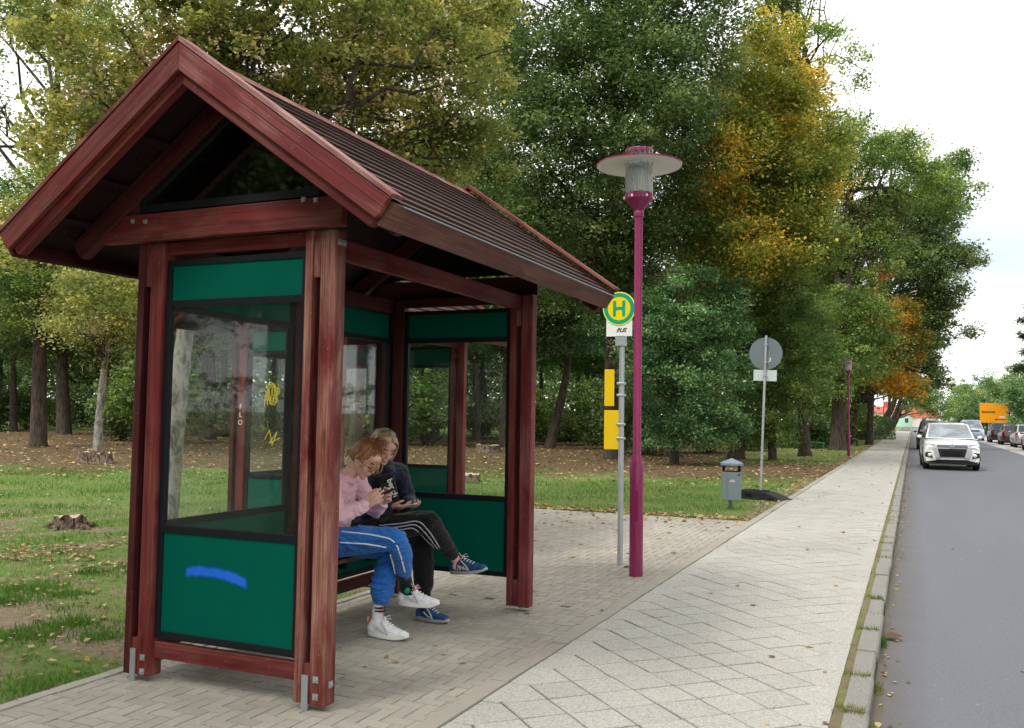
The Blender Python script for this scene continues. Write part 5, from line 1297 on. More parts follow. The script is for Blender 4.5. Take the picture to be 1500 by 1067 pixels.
        mi = MB().ball((s_*(hw+.07), ws0+.42, belt+.05), (.085, .05, .06), 12, 8); mo = mi.build('mirror', paint, r, M); MB().box((s_*(hw-.06)-.03, ws0+.40, belt+.01), (s_*(hw-.06)+.06, ws0+.44, belt+.05)).build('mirror_arm', M_BLACKP, mo, M)
        # sills and arches
        MB().box((s_*(hw-.03)-.02, .95, .17), (s_*(hw-.03)+.02, L-1.0, .30)).build('sill', M_BLACKP, r, M)
        MB().tube([(s_*.55, ws1, Hh-.01), (s_*.56, (ws1+rf)/2, Hh+.03), (s_*.55, rf, Hh-.01)], .015, 6).build('roof_rail', M_BLACKP if kind == 'suv' else M_CHROME, r, M)
        for yw in (.88, L-.86):
            xa = s_*(hw-.21)
            wh = MB().add([], []); seg = 26; pr = [(.11, wr*.72), (.10, wr*.9), (.085, wr*.98), (.05, wr), (-.05, wr), (-.085, wr*.98), (-.1, wr*.9), (-.1, wr*.3)]
            vs = []; fs = []
            for a_, rr_ in pr:
                for k in range(seg): an = 2*PI*k/seg; vs.append((s_*(hw-.115)+s_*a_, yw+rr_*math.cos(an), wr+rr_*math.sin(an)))
            for i in range(len(pr)-1):
                for k in range(seg): a = i*seg+k; b_ = i*seg+(k+1) % seg; fs.append((a, b_, b_+seg, a+seg))
            wh.add(vs, fs, 0, True); we = wh.build('wheel', M_TYRE, r, M)
            mm = MB()
            for k in range(5):
                an = 2*PI*k/5; d_ = Vector((0, math.cos(an), math.sin(an))); e_ = Vector((0, -math.sin(an), math.cos(an))); c_ = Vector((s_*(hw-.03), yw, wr))
                mm.prism([c_+e_*.05, c_+d_*wr*.7+e_*.035, c_+d_*wr*.7-e_*.035, c_-e_*.05], (s_*.02, 0, 0))
            mm.tube([(s_*(hw-.08), yw, wr), (s_*(hw-.012), yw, wr)], .06, 12); mm.tube([(s_*(hw-.10), yw, wr), (s_*(hw-.075), yw, wr)], wr*.7, 22); mm.build('rim', M_RIM, we, M)
            # dark arch
            mm = MB(); vs = []
            for k in range(15):
                an = PI*k/14
                for q_ in (wr+.02, wr+.075): vs.append((s_*(hw+.004), yw+q_*math.cos(an), wr+q_*math.sin(an)*1.0))
            mm.add(vs+[(v[0]-s_*.06, v[1], v[2]) for v in vs], [(2*k, 2*k+1, 2*k+3, 2*k+2) for k in range(14)]+[(30+2*k, 32+2*k, 33+2*k, 31+2*k) for k in range(14)]+[(2*k+1, 31+2*k, 33+2*k, 2*k+3) for k in range(14)]); mm.build('wheel_arch', M_BLACKP if kind == 'suv' else paint, r, M)
            mm = MB().tube([(s_*(hw-.25), yw, wr), (s_*(hw+.002), yw, wr)], wr+.03, 24); mm.build('wheel_well', M_BLACKP, r, M) if False else None
        # lamps
        if front_detail:
            z0 = hood-.26
            q = [(s_*hw*.50, .028, z0), (s_*hw*.93, .17, z0+.03), (s_*hw*.95, .26, z0+.125), (s_*hw*.60, .075, z0+.105)]
            mm = MB(); mm.prism(q, (0, -.035, .0)); mm.build('headlight', M_LAMPC, r, M, bevel=.006)
        q = [(s_*hw*.74, L-.02, belt-.30), (s_*hw*.95, L-.14, belt-.30), (s_*hw*.93, L-.20, belt-.02), (s_*hw*.80, L-.06, belt-.02)]
        mm = MB(); mm.prism(q, (0, .05, .0)); mm.build('tail_light', M_TAIL, r, M)
    if front_detail:
        z0 = hood-.26
        mm = MB().box((-hw*.52, -.022, z0+.005), (hw*.52, .04, z0+.085)); g_ = mm.build('grille', M_BLACKP, r, M)
        mm = MB().box((-hw*.50, -.03, z0+.05), (hw*.50, -.021, z0+.064)).box((-hw*.5, -.03, z0+.018), (hw*.5, -.021, z0+.03)); mm.build('chrome_bar', M_CHROME, g_, M)
    return r, M, body, hw
r, M, body, hw = car('car', (1.22, 34.4, -.085), R(1.5), 'white SUV driving towards the viewer with a black lower grille', carpaint('white_car_paint', (.80, .80, .79)), 4.3, 1.80, 1.62, 'suv', hood=1.05, bonnet=1.0)
# front of the white car
def fq(name, pts, mat, y0=-.03, d_=.02, par=None, bevel=0):
    m = MB(); m.prism([(x, y0+d_+.45*max(0, abs(x)/.9-.62)**1.6, z) for x, z in pts], (0, -d_, 0)); return m.build(name, mat, par or r, M, bevel=bevel)
bp = fq('bumper', [(-.80, .30), (.80, .30), (.86, .52), (.84, .72), (.70, .80), (-.70, .80), (-.84, .72), (-.86, .52)], bpy.data.materials['white_car_paint'], -.035, .06, bevel=.015)
fq('lower_grille', [(-.38, .46), (.38, .46), (.45, .74), (-.45, .74)], M_BLACKP, -.05, .03)
for s_ in (-1, 1):
    MB().prism([(s_*.46, -.052, .775), (s_*.60, -.052, .75), (s_*.52, -.052, .42), (s_*.38, -.052, .44)], (0, .02, 0)).build('chrome_trim', M_CHROME, r, M)
    fg = fq('fog_lamp_recess', [(s_*.60, .42), (s_*.84, .46), (s_*.84, .60), (s_*.66, .62)][::s_], M_BLACKP, -.05, .03)
    MB().ball((s_*.69, -.025+.0, .52), (.07, .03, .06), 12, 8).build('fog_light', M_FOG, fg, M)
fq('skid_plate', [(-.70, .20), (.70, .20), (.80, .30), (.60, .32), (.50, .37), (-.50, .37), (-.60, .32), (-.80, .30)], M_BLACKP, -.03, .05)
fq('chrome_trim', [(-.46, .385), (.46, .385), (.60, .335), (.60, .32), (.46, .37), (-.46, .37), (-.60, .32), (-.60, .335)], M_CHROME, -.07, .02)
MB().box((-.30, -.078, .52), (.30, -.068, .66)).build('number_plate', plain('blacked_out_plate', (.004, .004, .004), .7), r, M)
m = MB()
for a in (90, 210, 330):
    d_ = Vector((math.cos(R(a)), 0, math.sin(R(a)))); e_ = Vector((-d_.z, 0, d_.x)); c_ = Vector((0, -.06, .845))
    m.prism([c_, c_+d_*.045+e_*.025, c_+d_*.09, c_+d_*.045-e_*.025], (0, -.01, 0))
m.build('emblem', M_CHROME, r, M)
M_DARKCAR = carpaint('black_car_paint', (.012, .013, .016)); M_SILV = carpaint('silver_car_paint', (.42, .43, .44), .5); M_DRED = carpaint('dark_red_car_paint', (.10, .012, .016)); M_RED2 = carpaint('red_car_paint', (.38, .02, .02)); M_BLUEC = carpaint('pale_blue_car_paint', (.36, .42, .55), .3)
G2 = 'cars parked along the far side of the road'
car('car', (1.12, 58, -.085), R(0), 'black SUV half hidden behind the white SUV', M_DARKCAR, 4.5, 1.85, 1.72, 'suv')
car('car', (4.9, 90, -.085), R(2), 'pale blue van facing the viewer, beyond the white SUV', M_BLUEC, 4.4, 1.85, 1.85, 'van')
def parked(x, y, rz, *a, **k): # rear towards the viewer
    L_ = a[2]; return car('car', (x+math.sin(rz)*-L_*0, y, -.078), rz, *a, **k)
def rearcar(x, y, ang, label, paint, L_, W_, H_, kind):
    a = PI+ang; return car('car', (x-math.sin(ang)*L_, y+math.cos(ang)*L_, -.078), a, label, paint, L_, W_, H_, kind, G2)
rearcar(6.65, 83, R(0), 'black parked car, farthest of the parked row under the orange board', M_DARKCAR, 4.5, 1.85, 1.65, 'suv')
rearcar(6.85, 76, R(0), 'dark red parked car between the black and the silver one', M_DRED, 4.2, 1.75, 1.50, 'hatch')
rr_, MM_, bb_, hh_ = rearcar(7.05, 68.5, R(0), 'silver parked hatchback with red tail light, third in the parked row', M_SILV, 4.2, 1.76, 1.55, 'hatch')
rearcar(6.95, 60.5, R(0), 'bright red parked car cut by the right edge of the view', M_RED2, 4.0, 1.70, 1.48, 'hatch')
# ---------------------------------------------------------------- people
from mathutils.bvhtree import BVHTree
def clothmat(name, col, rough=.85, scale=60, var=.18, fold=.6, spec=.15):
    n = NT(name); c = n.coord()
    f = n.noise(c, 9, 5, .6, .8); fi = n.noise(c, 320, 2, .6)
    cc = n.mix(1., col, n.math('ADD', n.math('MULTIPLY_ADD', f, var, 1-var*.5), n.math('MULTIPLY_ADD', fi, .12, -.06)), 'MULTIPLY')
    fo = n.noise(n.mapping(c, (7, 7, 16)), 1, 4, .5, 1.6)
    p = n.pbsdf(cc, rough, 0, n.bump(n.math('ADD', fo, n.math('MULTIPLY', fi, .06)), fold, .04), spec=spec); p.inputs['Sheen Weight'].default_value = .15
    return n.finish(p)
def skinmat(name, col):
    n = NT(name); c = n.coord(); f = n.noise(c, 18, 4)
    p = n.pbsdf(n.mix(n.ramp(f, [(.35, 0), (.7, 1)]), col, (col[0]*.95, col[1]*.74, col[2]*.70)), .5, spec=.3); p.inputs['Subsurface Weight'].default_value = .12; p.inputs['Subsurface Radius'].default_value = (.02, .008, .005)
    return n.finish(p)
S1 = skinmat('skin_light', (.76, .49, .39)); S2 = skinmat('skin_rosy', (.76, .46, .37))
def hairmat(name, a, b_, c_):
    n = NT(name); c = n.coord(); t_ = n.attr('tone')
    col = n.ramp(n.math('ADD', t_, n.math('MULTIPLY_ADD', n.noise(c, 40, 3), .3, -.15)), [(0, a), (.5, b_), (1, c_)])
    return n.finish(n.pbsdf(col, .45, spec=.4))
H1 = hairmat('auburn_blond_hair', (.16, .050, .022), (.40, .17, .075), (.62, .38, .20))
H2 = hairmat('blond_hair', (.20, .13, .07), (.48, .34, .19), (.70, .55, .34))
def pcap(m, p0, r0, p1, r1, seg=14):
    p0, p1 = Vector(p0), Vector(p1)
    m.tube([p0, p1], [r0, r1], seg); m.ball(p0, r0, seg, 8); m.ball(p1, r1, seg, 8)
def chain(m, pts, rad, seg=14):
    for i in range(len(pts)-1): pcap(m, pts[i], rad[i], pts[i+1], rad[i+1], seg)
def remesh(m, name, mats, parent, vox, sm=4, wr=0, wscale=9, seed=0, wdir=None):
    me = m.mesh(name+'_src', mats); o = bpy.data.objects.new(name+'_src', me); C.objects.link(o)
    md = o.modifiers.new('r', 'REMESH'); md.mode = 'VOXEL'; md.voxel_size = vox; md.adaptivity = 0
    if sm: s_ = o.modifiers.new('s', 'SMOOTH'); s_.factor = .5; s_.iterations = sm
    bpy.context.view_layer.update()
    dg = bpy.context.evaluated_depsgraph_get(); m2 = bpy.data.meshes.new_from_object(o.evaluated_get(dg)); bpy.data.objects.remove(o); bpy.data.meshes.remove(me)
    m2.name = name; m2.materials.clear(); m2.materials.append(mats)
    nv = len(m2.vertices)
    if wr:
        co = np.empty(nv*3, np.float32); m2.vertices.foreach_get('co', co); co = co.reshape(-1, 3)
        no = np.empty(nv*3, np.float32); m2.vertex_normals.foreach_get('vector', no); no = no.reshape(-1, 3)
        d_ = np.empty(nv, np.float32)
        for i in range(nv):
            p = Vector(co[i])*wscale+Vector((seed, 0, 0)); q = mnoise.noise_vector(p*.6)*1.2
            v1 = mnoise.noise(Vector((p.x*.7, p.y*.7, p.z*1.8))+q); d_[i] = (1-abs(v1)*2.6)
        co = co+no*(d_[:, None]*wr); m2.vertices.foreach_set('co', co.ravel()); m2.update()
    m2.polygons.foreach_set('use_smooth', [True]*len(m2.polygons))
    o = bpy.data.objects.new(name, m2); link(o, parent); return o
def frame(fwd, up):
    f = Vector(fwd).normalized(); u = Vector(up); u = (u-f*u.dot(f)).normalized(); l = u.cross(f)   # l: left side
    return f, l, u
def rotm(f, l, u): return Matrix(((f.x, l.x, u.x), (f.y, l.y, u.y), (f.z, l.z, u.z)))
def head(m, Cc, f, l, u, s=1.0):
    Q = rotm(f, l, u); Cc = Vector(Cc)
    def P(a, b_, c_): return Cc+(f*a+l*b_+u*c_)*s
    def E(a, b_, c_, r, seg=18, rings=12): m.ball(P(a, b_, c_), tuple(x*s for x in r), seg, rings, M=Q)
    E(-.012, 0, .035, (.098, .078, .088), 22, 14); E(.022, 0, -.03, (.068, .060, .082)); E(.035, 0, -.075, (.048, .046, .038))
    E(.062, 0, -.104, (.022, .026, .018)); E(.062, 0, .045, (.026, .055, .035)); E(.074, 0, .018, (.014, .046, .010))
    for q in (-1, 1):
        E(.052, q*.036, -.032, (.030, .024, .030)); E(-.005, q*.077, -.008, (.020, .008, .032)); E(-.012, q*.083, -.002, (.016, .006, .022)); E(.0, q*.079, -.034, (.009, .006, .010))
    pcap(m, P(.080, 0, .012), .008*s, P(.104, 0, -.026), .011*s); E(.100, .009, -.030, (.009, .006, .006)); E(.100, -.009, -.030, (.009, .006, .006))
    E(.086, 0, -.056, (.010, .022, .006)); E(.083, 0, -.067, (.011, .019, .007))
    return P
def eyes(P, parent, s, mat):
    for q in (-1, 1):
        MB().ball(P(.072, q*.030, .000), .012*s, 12, 8).build('eye', M_WHITE, parent) if False else None
        MB().tube([P(.083, q*.018, -.004), P(.0835, q*.030, -.008), P(.076, q*.044, -.003)], .0028*s, 6).build('eyelashes', mat, parent)
        MB().tube([P(.087, q*.014, .024), P(.087, q*.030, .030), P(.076, q*.048, .024)], .0034*s, 6).build('eyebrow', mat, parent)
def hand(m, W, d, nrm, side, s=1.0, curl=(.5, .6, .5), spread=.06, thumb=(.6, .5)):
    W = Vector(W); d = Vector(d).normalized(); nrm = Vector(nrm); nrm = (nrm-d*nrm.dot(d)).normalized(); t_ = d.cross(nrm)*side
    pcap(m, W-d*.02*s, .024*s, W+d*.01*s, .024*s)
    for i in range(4):
        k0 = W+t_*(.014-.010*i)*s; K_ = W+d*(.088-.006*abs(i-1))*s+t_*(.032-.0215*i)*s
        pcap(m, k0, .017*s, K_, .0115*s, 10)
        L_ = [.074, .082, .076, .060][i]*s; r = [.0092, .0094, .009, .008][i]*s
        a = 0; p = K_; dd_ = (d+t_*(spread*(1.5-i))).normalized()
        for j, fr_ in enumerate((.46, .30, .24)):
            a += curl[j]*(1+.10*(i-1)); v = dd_*math.cos(a)+nrm*math.sin(a); q = p+v*L_*fr_
            pcap(m, p, r*(1-.08*j), q, r*(.93-.08*j), 10); p = q
    m.ball(W+d*.05*s+nrm*.006*s, (.034*s, .034*s, .016*s), 12, 8, M=rotm(d, t_, nrm))
    b0 = W+d*.018*s+t_*.020*s; b1 = b0+(d*.6+t_*thumb[0]+nrm*.25).normalized()*.045*s; b2 = b1+(d*.85+t_*.15+nrm*thumb[1]).normalized()*.033*s; b3 = b2+(d*.9+nrm*thumb[1]*1.2-t_*.1).normalized()*.026*s
    chain(m, [b0, b1, b2, b3], [.017*s, .0115*s, .0105*s, .008*s], 10)
def strands(name, curves, mat, parent, r=.0035, tones=None):
    m = MB(); tn = []
    for i, cv in enumerate(curves):
        n0 = len(m.v); m.tube(cv, [r*.7]+[r]*(len(cv)-2)+[r*.3], 4, cap=False); tn += [tones[i] if tones else random.random()]*(len(m.v)-n0)
    me = m.mesh(name, mat); a = me.attributes.new('tone', 'FLOAT', 'POINT'); a.data.foreach_set('value', tn)
    return link(bpy.data.objects.new(name, me), parent)
def shoe(parent, heel, fwd, up, L, upper_m, sole_m, trim_m, lace_m, tall=.10, name='shoe', chunky=1.0):
    f, l, u = frame(fwd, up); Q = rotm(f, l, u); o = Vector(heel)
    M = Matrix(((f.x, l.x, u.x, o.x), (f.y, l.y, u.y, o.y), (f.z, l.z, u.z, o.z), (0, 0, 0, 1))); k = L/.30
    def P(a, b_, c_): return o+(f*a+l*b_+u*c_)*k
    m = MB()
    st = [(.035, 0, .055, (.036, .033, .04)), (.05, 0, .085, (.034, .032, .035)), (.10, 0, .06, (.055, .037, .045)), (.15, 0, .05, (.055, .040, .040)), (.20, 0, .042, (.055, .044, .030)), (.25, 0, .036, (.042, .040, .024)), (.12, 0, .085, (.035, .028, .028))]
    for a, b_, c_, r in st: m.ball(P(a, b_, c_), tuple(x*k for x in r), 16, 10, M=Q)
    up_ = remesh(m, name, upper_m, parent, .005, 5)
    # sole
    out = []
    for i in range(28):
        an = 2*PI*i/28; x = .150+.150*math.cos(an); wd = (.038+.012*math.sin((x)/.3*PI*.9-.4)) ; y = wd*math.copysign(abs(math.sin(an))**.75, math.sin(an)); out.append((x, y))
    m = MB(); hgt_ = .026*chunky
    rings = [(0.0, .93, lambda x: .004+.012*max(0, (x-.22)/.08)**2), (.35, 1., lambda x: 0), (1., .97, lambda x: 0)]
    vs = []
    for zf, sf, g_ in rings:
        for x, y in out: vs.append(P(.150+(x-.150)*sf, y*sf, zf*hgt_+(g_(x) if zf == 0 else .010*max(0, (x-.22)/.08)**2)+(.006 if zf == 1 and x < .08 else 0)))
    nn = len(out); fs = [(i*nn+k_, i*nn+(k_+1) % nn, (i+1)*nn+(k_+1) % nn, (i+1)*nn+k_) for i in range(2) for k_ in range(nn)]
    fs += [tuple(range(nn-1, -1, -1)), tuple(2*nn+k_ for k_ in range(nn))]
    m.add(vs, fs, 0, True); m.build('sole', sole_m, up_, sharp=50)
    # trim overlays and laces
    for q in (-1, 1):
        m = MB()
        m.tube([P(.115, q*.028, .100), P(.150, q*.042, .070), P(.175, q*.047, .035)], .0055*k, 6); m.tube([P(.09, q*.036, .070), P(.13, q*.042, .045), P(.175, q*.047, .035)], .006*k, 6)
        m.build('trim', trim_m, up_)
    m = MB()
    for j in range(5):
        a = .118+.020*j; zz = .116-.010*j; m.tube([P(a, -.022, zz-.006), P(a+.006, 0, zz+.002), P(a, .022, zz-.006)], .0035*k, 6)
    m.tube([P(.12, .0, .118), P(.135, .03, .135), P(.15, .036, .112), P(.125, .004, .118)], .0025*k, 5); m.tube([P(.12, 0, .118), P(.14, -.028, .14), P(.155, -.034, .115), P(.125, -.004, .118)], .0025*k, 5); m.tube([P(.12, 0, .118), P(.10, -.01, .155)], .0025*k, 5)
    m.build('laces', lace_m, up_)
    return up_, P, Q, k
def hit_line(obj, px_pts, r, name, mat, parent, n_=26):
    me = obj.data; bv = BVHTree.FromPolygons([v.co for v in me.vertices], [tuple(p.vertices) for p in me.polygons])
    seg = []; tot = 0
    for a, b_ in zip(px_pts[:-1], px_pts[1:]): seg.append(math.hypot(b_[0]-a[0], b_[1]-a[1]))
    pts = []
    for i in range(n_+1):
        s_ = sum(seg)*i/n_; k = 0
        while k < len(seg)-1 and s_ > seg[k]: s_ -= seg[k]; k += 1
        q = s_/seg[k]; x = px_pts[k][0]*(1-q)+px_pts[k+1][0]*q; y = px_pts[k][1]*(1-q)+px_pts[k+1][1]*q
        h_ = bv.ray_cast(Vector((0, 0, CH)), ray(x, y).normalized())
        if h_[0] is not None: pts.append(h_[0]+h_[1]*r*.25)
    if len(pts) > 2:
        for _ in range(2): pts = [pts[0]]+[(pts[i-1]+pts[i]*2+pts[i+1])/4 for i in range(1, len(pts)-1)]+[pts[-1]]
        return MB().tube(pts, r, 8).build(name, mat, parent)
V3 = Vector
# ======== person in pink
pk = empty('person', (-3.80, 5.5, 0), 'seated person in pink sweatshirt and blue tracksuit trousers, nearer the viewer, bent over a phone', 'person')
M_PINK = clothmat('pink_sweatshirt', (.86, .53, .60)); M_BLUET = clothmat('blue_track_trousers', (.012, .145, .52), .6, fold=.9, spec=.3); M_STR = clothmat('white_piping', (.78, .80, .84), fold=.1)
hipR, hipL = V3((-3.80, 5.40, .655)), V3((-3.80, 5.60, .65)); knR, knL = V3((-3.245, 5.42, .72)), V3((-3.385, 5.60, .615)); anR, anL = V3((-3.315, 5.70, .375)), V3((-3.475, 5.585, .13))
shR, shL = V3((-3.735, 5.325, 1.075)), V3((-3.735, 5.675, 1.075)); elR, elL = V3((-3.605, 5.285, .865)), V3((-3.60, 5.72, .87)); wrR, wrL = V3((-3.475, 5.40, .945)), V3((-3.45, 5.585, .955))
nk = V3((-3.70, 5.5, 1.135)); HC = V3((-3.548, 5.5, 1.252))
f, l, u = frame((.76, -.10, -.62), (.62, 0, .76))
m = MB(); P = head(m, HC, f, l, u, 1.07)
chain(m, [nk-V3((.04, 0, .06)), nk+V3((.04, 0, .03)), P(-.03, 0, -.05)], [.062, .054, .052])
m.ball((-3.80, 5.5, .70), (.12, .16, .11)); m.ball((-3.81, 5.5, .90), (.085, .12, .16)); m.ball((-3.77, 5.5, 1.03), (.075, .13, .09))
for s_, e_, w_ in ((shR, elR, wrR), (shL, elL, wrL)): chain(m, [s_, e_, w_], [.045, .036, .025])
for h_, k_, a_ in ((hipR, knR, anR), (hipL, knL, anL)): chain(m, [h_, k_, a_, a_-V3((0, 0, .03))], [.07, .052, .034, .032])
hand(m, wrR, (.78, .10, .50), (-.35, .90, .1), 1, 1.05, (.35, .75, .6), .03, (.35, .5)); hand(m, wrL, (.75, -.25, .45), (-.2, -.90, .2), -1, 1.0, (.5, .8, .6))
bodyp = remesh(m, 'body', S1, pk, .0046, 3)
eyes(P, pk, 1.07, plain('lash_brown', (.07, .035, .02), .6))
# hair: scalp cap and strands swept back into a loose bun
def haircap(m, P, Q, s, back=.014, front=.0):
    m.ball(P(-.024, 0, .044), (.100*s, .086*s, .092*s), 22, 14, M=Q); m.ball(P(-.055, 0, .005), (.070*s, .080*s, .080*s), 18, 12, M=Q)
Q = rotm(f, l, u); m = MB(); haircap(m, P, Q, 1.07); m.ball(P(.02, 0, .128), (.030, .034, .026), 14, 9, M=Q); m.ball(P(-.01, .02, .142), (.026, .03, .022), 14, 9, M=Q)
hr = remesh(m, 'hair', H1, pk, .006, 3)
a_ = hr.data.attributes.new('tone', 'FLOAT', 'POINT'); a_.data.foreach_set('value', [.35+.3*mnoise.noise(v.co*30) for v in hr.data.vertices])
rr = random.Random(5); cv = []; tn = []
for i in range(520):
    th = rr.uniform(-2.6, 2.6); st_ = V3((.080*math.cos(th)-.01, .088*math.sin(th), .015+.03*math.cos(th)-.05*(1-math.cos(th))*.5)); ed = V3((.0+rr.gauss(0, .018), rr.gauss(0, .02), .130+rr.gauss(0, .01)))
    mid = (st_+ed)*.5; mid = mid+(mid-V3((-.02, 0, .02))).normalized()*(.036+rr.gauss(0, .006)); pts = []
    for k in range(7):
        q = k/6; p = st_*(1-q)**2+mid*2*q*(1-q)+ed*q*q; pts.append(P(p.x+rr.gauss(0, .001), p.y, p.z))
    cv.append(pts); tn.append(min(1, max(0, .95-.62*(st_.x+.1)/.17*.3-rr.random()*.7)))
for i in range(150):
    c0 = V3((.005+rr.gauss(0, .022), rr.gauss(0, .022), .135+rr.gauss(0, .014))); r_ = rr.uniform(.012, .032); a0 = rr.uniform(0, 6); ax_ = V3((rr.gauss(0, 1), rr.gauss(0, 1), rr.gauss(0, 1))).normalized(); b0 = ax_.orthogonal().normalized(); b1 = ax_.cross(b0)
    cv.append([P(*(c0+(b0*math.cos(a0+k*.7)+b1*math.sin(a0+k*.7))*r_)) for k in range(6)]); tn.append(rr.uniform(0, .55))
for i in range(7):  # loose fringe
    y_ = rr.uniform(-.055, .055); cv.append([P(.075, y_, .06), P(.108, y_*1.1, .040), P(.118+rr.gauss(0, .005), y_*1.15, .005+rr.gauss(0, .01)), P(.112+rr.gauss(0, .01), y_*1.2, -.025+rr.gauss(0, .015))]); tn.append(rr.uniform(.5, 1))
for i in range(16):
    y_ = rr.choice((-1, 1))*rr.uniform(.07, .085); cv.append([P(.045, y_, .03), P(.055+rr.gauss(0, .008), y_*1.08, -.01), P(.045+rr.gauss(0, .014), y_*1.1, -.055+rr.gauss(0, .02))]); tn.append(rr.uniform(.6, 1))
for i in range(26): # wisps down the nape
    y_ = rr.uniform(-.06, .06); cv.append([P(-.10, y_, .0), P(-.125+rr.gauss(0, .01), y_*1.1, -.05), P(-.13+rr.gauss(0, .015), y_*1.2, -.10+rr.gauss(0, .02))]); tn.append(rr.uniform(.3, .9))
strands('hair_strands', cv, H1, hr, .0030, tn)
gm = MB()
for q in (-1, 1):
    gm.tube([P(.098, q*.054, -.001), P(.05, q*.084, .004), P(-.005, q*.088, .002), P(-.025, q*.086, -.018)], .0028, 6)
    pts = [P(.102, q*(.033+.022*math.cos(a)), -.008+.018*math.sin(a)) for a in np.linspace(0, 2*PI, 17)]; gm.tube(pts, .0024, 6)
gm.tube([P(.104, -.011, -.004), P(.110, 0, 0), P(.104, .011, -.004)], .0024, 6); gm.build('glasses', M_BLACKP, pk)
MB().ball(P(.002, -.090, -.038), .006, 10, 6).build('earring', M_CHROME, pk)
# sweatshirt
m = MB()
m.ball((-3.83, 5.5, .705), (.135, .180, .10)); m.ball((-3.82, 5.5, .83), (.125, .165, .14)); m.ball((-3.79, 5.5, .96), (.118, .165, .14)); m.ball((-3.765, 5.5, 1.05), (.105, .175, .085))
for s_, e_, w_ in ((shR, elR, wrR), (shL, elL, wrL)):
    mid = s_.lerp(e_, .5)-V3((.012, 0, 0)); c2 = e_.lerp(w_, .86); chain(m, [s_, mid, e_, e_.lerp(w_, .55), c2, e_.lerp(w_, .93)], [.072, .064, .056, .050, .047, .038])
pcap(m, shR, .075, (-3.76, 5.46, 1.09), .08); pcap(m, shL, .075, (-3.76, 5.54, 1.09), .08)
for k in range(10):
    a = 2*PI*k/10; a2 = 2*PI*(k+1)/10; pcap(m, nk+V3((.0+.062*math.cos(a)-.01, .066*math.sin(a), -.015-.025*math.cos(a))), .022, nk+V3((.062*math.cos(a2)-.01, .066*math.sin(a2), -.015-.025*math.cos(a2))), .022)
m.ball((-3.83, 5.5, 1.085), (.07, .12, .055))
sw = remesh(m, 'sweatshirt', M_PINK, pk, .0065, 4, .008, 11, 2)
# trousers
m = MB(); m.ball((-3.84, 5.5, .66), (.13, .175, .10))
chain(m, [hipR, hipR.lerp(knR, .5)+V3((0, 0, .008)), knR, knR.lerp(anR, .35)+V3((.015, 0, 0)), knR.lerp(anR, .7), knR.lerp(anR, .78)], [.105, .098, .074, .074, .060, .045])
chain(m, [hipL, hipL.lerp(knL, .5), knL, knL.lerp(anL, .35)+V3((-.015, 0, 0)), knL.lerp(anL, .58)-V3((.01, 0, 0)), knL.lerp(anL, .68), knL.lerp(anL, .71)], [.105, .095, .076, .082, .084, .066, .05])
trp = remesh(m, 'trousers', M_BLUET, pk, .0065, 3, .009, 9, 7)
for pl in ([(501, 779), (540, 783), (572, 789), (581, 797), (587, 815), (593, 838)], [(499, 795), (535, 797), (566, 802)], [(572, 812), (577, 831), (579, 840)]): hit_line(trp, pl, .0052, 'side_stripe', M_STR, trp)
# socks, brace
M_SOCKW = clothmat('white_sock', (.72, .70, .74), fold=.25); M_SOCKB = clothmat('black_ankle_brace', (.012, .012, .014), fold=.3)
m = MB(); chain(m, [knL.lerp(anL, .72), anL+V3((0, 0, .06)), anL-V3((0, 0, .02)), anL+V3((.03, 0, -.05))], [.041, .040, .043, .042]); sk = remesh(m, 'sock', M_SOCKW, pk, .006, 3)
for zz in (.0, .022):
    c_ = knL.lerp(anL, .84)-V3((0, 0, zz)); MB().lathe([(.0400, -.006), (.0445, -.005), (.0445, .005), (.0400, .006)], c_, 24, cap=False).build('stripe', M_SOCKB, sk)
dR = (anR-knR).normalized(); m = MB(); chain(m, [knR.lerp(anR, .72), knR.lerp(anR, .98), anR+V3((.0, .0, -.04)), anR+V3((.04, .01, -.07))], [.046, .047, .050, .046]); br = remesh(m, 'ankle_brace', M_SOCKB, pk, .006, 3)
MB().ball(anR+V3((.028, -.036, -.050)), (.022, .016, .022), 10, 7).build('logo_patch', plain('green_logo', (.01, .30, .12), .6), br)
M_SHW = plain('white_trainer', (.72, .72, .74), .5, 0, .08, 12, .1); M_SOLEW = plain('white_sole', (.78, .78, .77), .55, 0, .08, 12); M_LILAC = plain('lilac_trim', (.50, .46, .52), .6); M_PKL = plain('pink_heel_tab', (.75, .25, .22), .6)
s1, Ps, Qs, ks = shoe(pk, (-3.545, 5.575, .003), (1, -.02, 0), (0, 0, 1), .335, M_SHW, M_SOLEW, M_LILAC, M_SHW, chunky=1.5)
MB().ball(Ps(.0, 0, .10), (.008, .018, .025), 10, 7).build('heel_tab', M_PKL, s1)
s2, Ps, Qs, ks = shoe(pk, anR+V3((-.065, .0, -.165)), (1, .08, .02), (-.02, -.06, 1), .325, M_SHW, M_SOLEW, M_LILAC, M_SHW, chunky=1.5)
MB().ball(Ps(.13, 0, .122), (.022, .016, .010), 10, 7, M=Qs).build('tongue', M_PKL, s2)
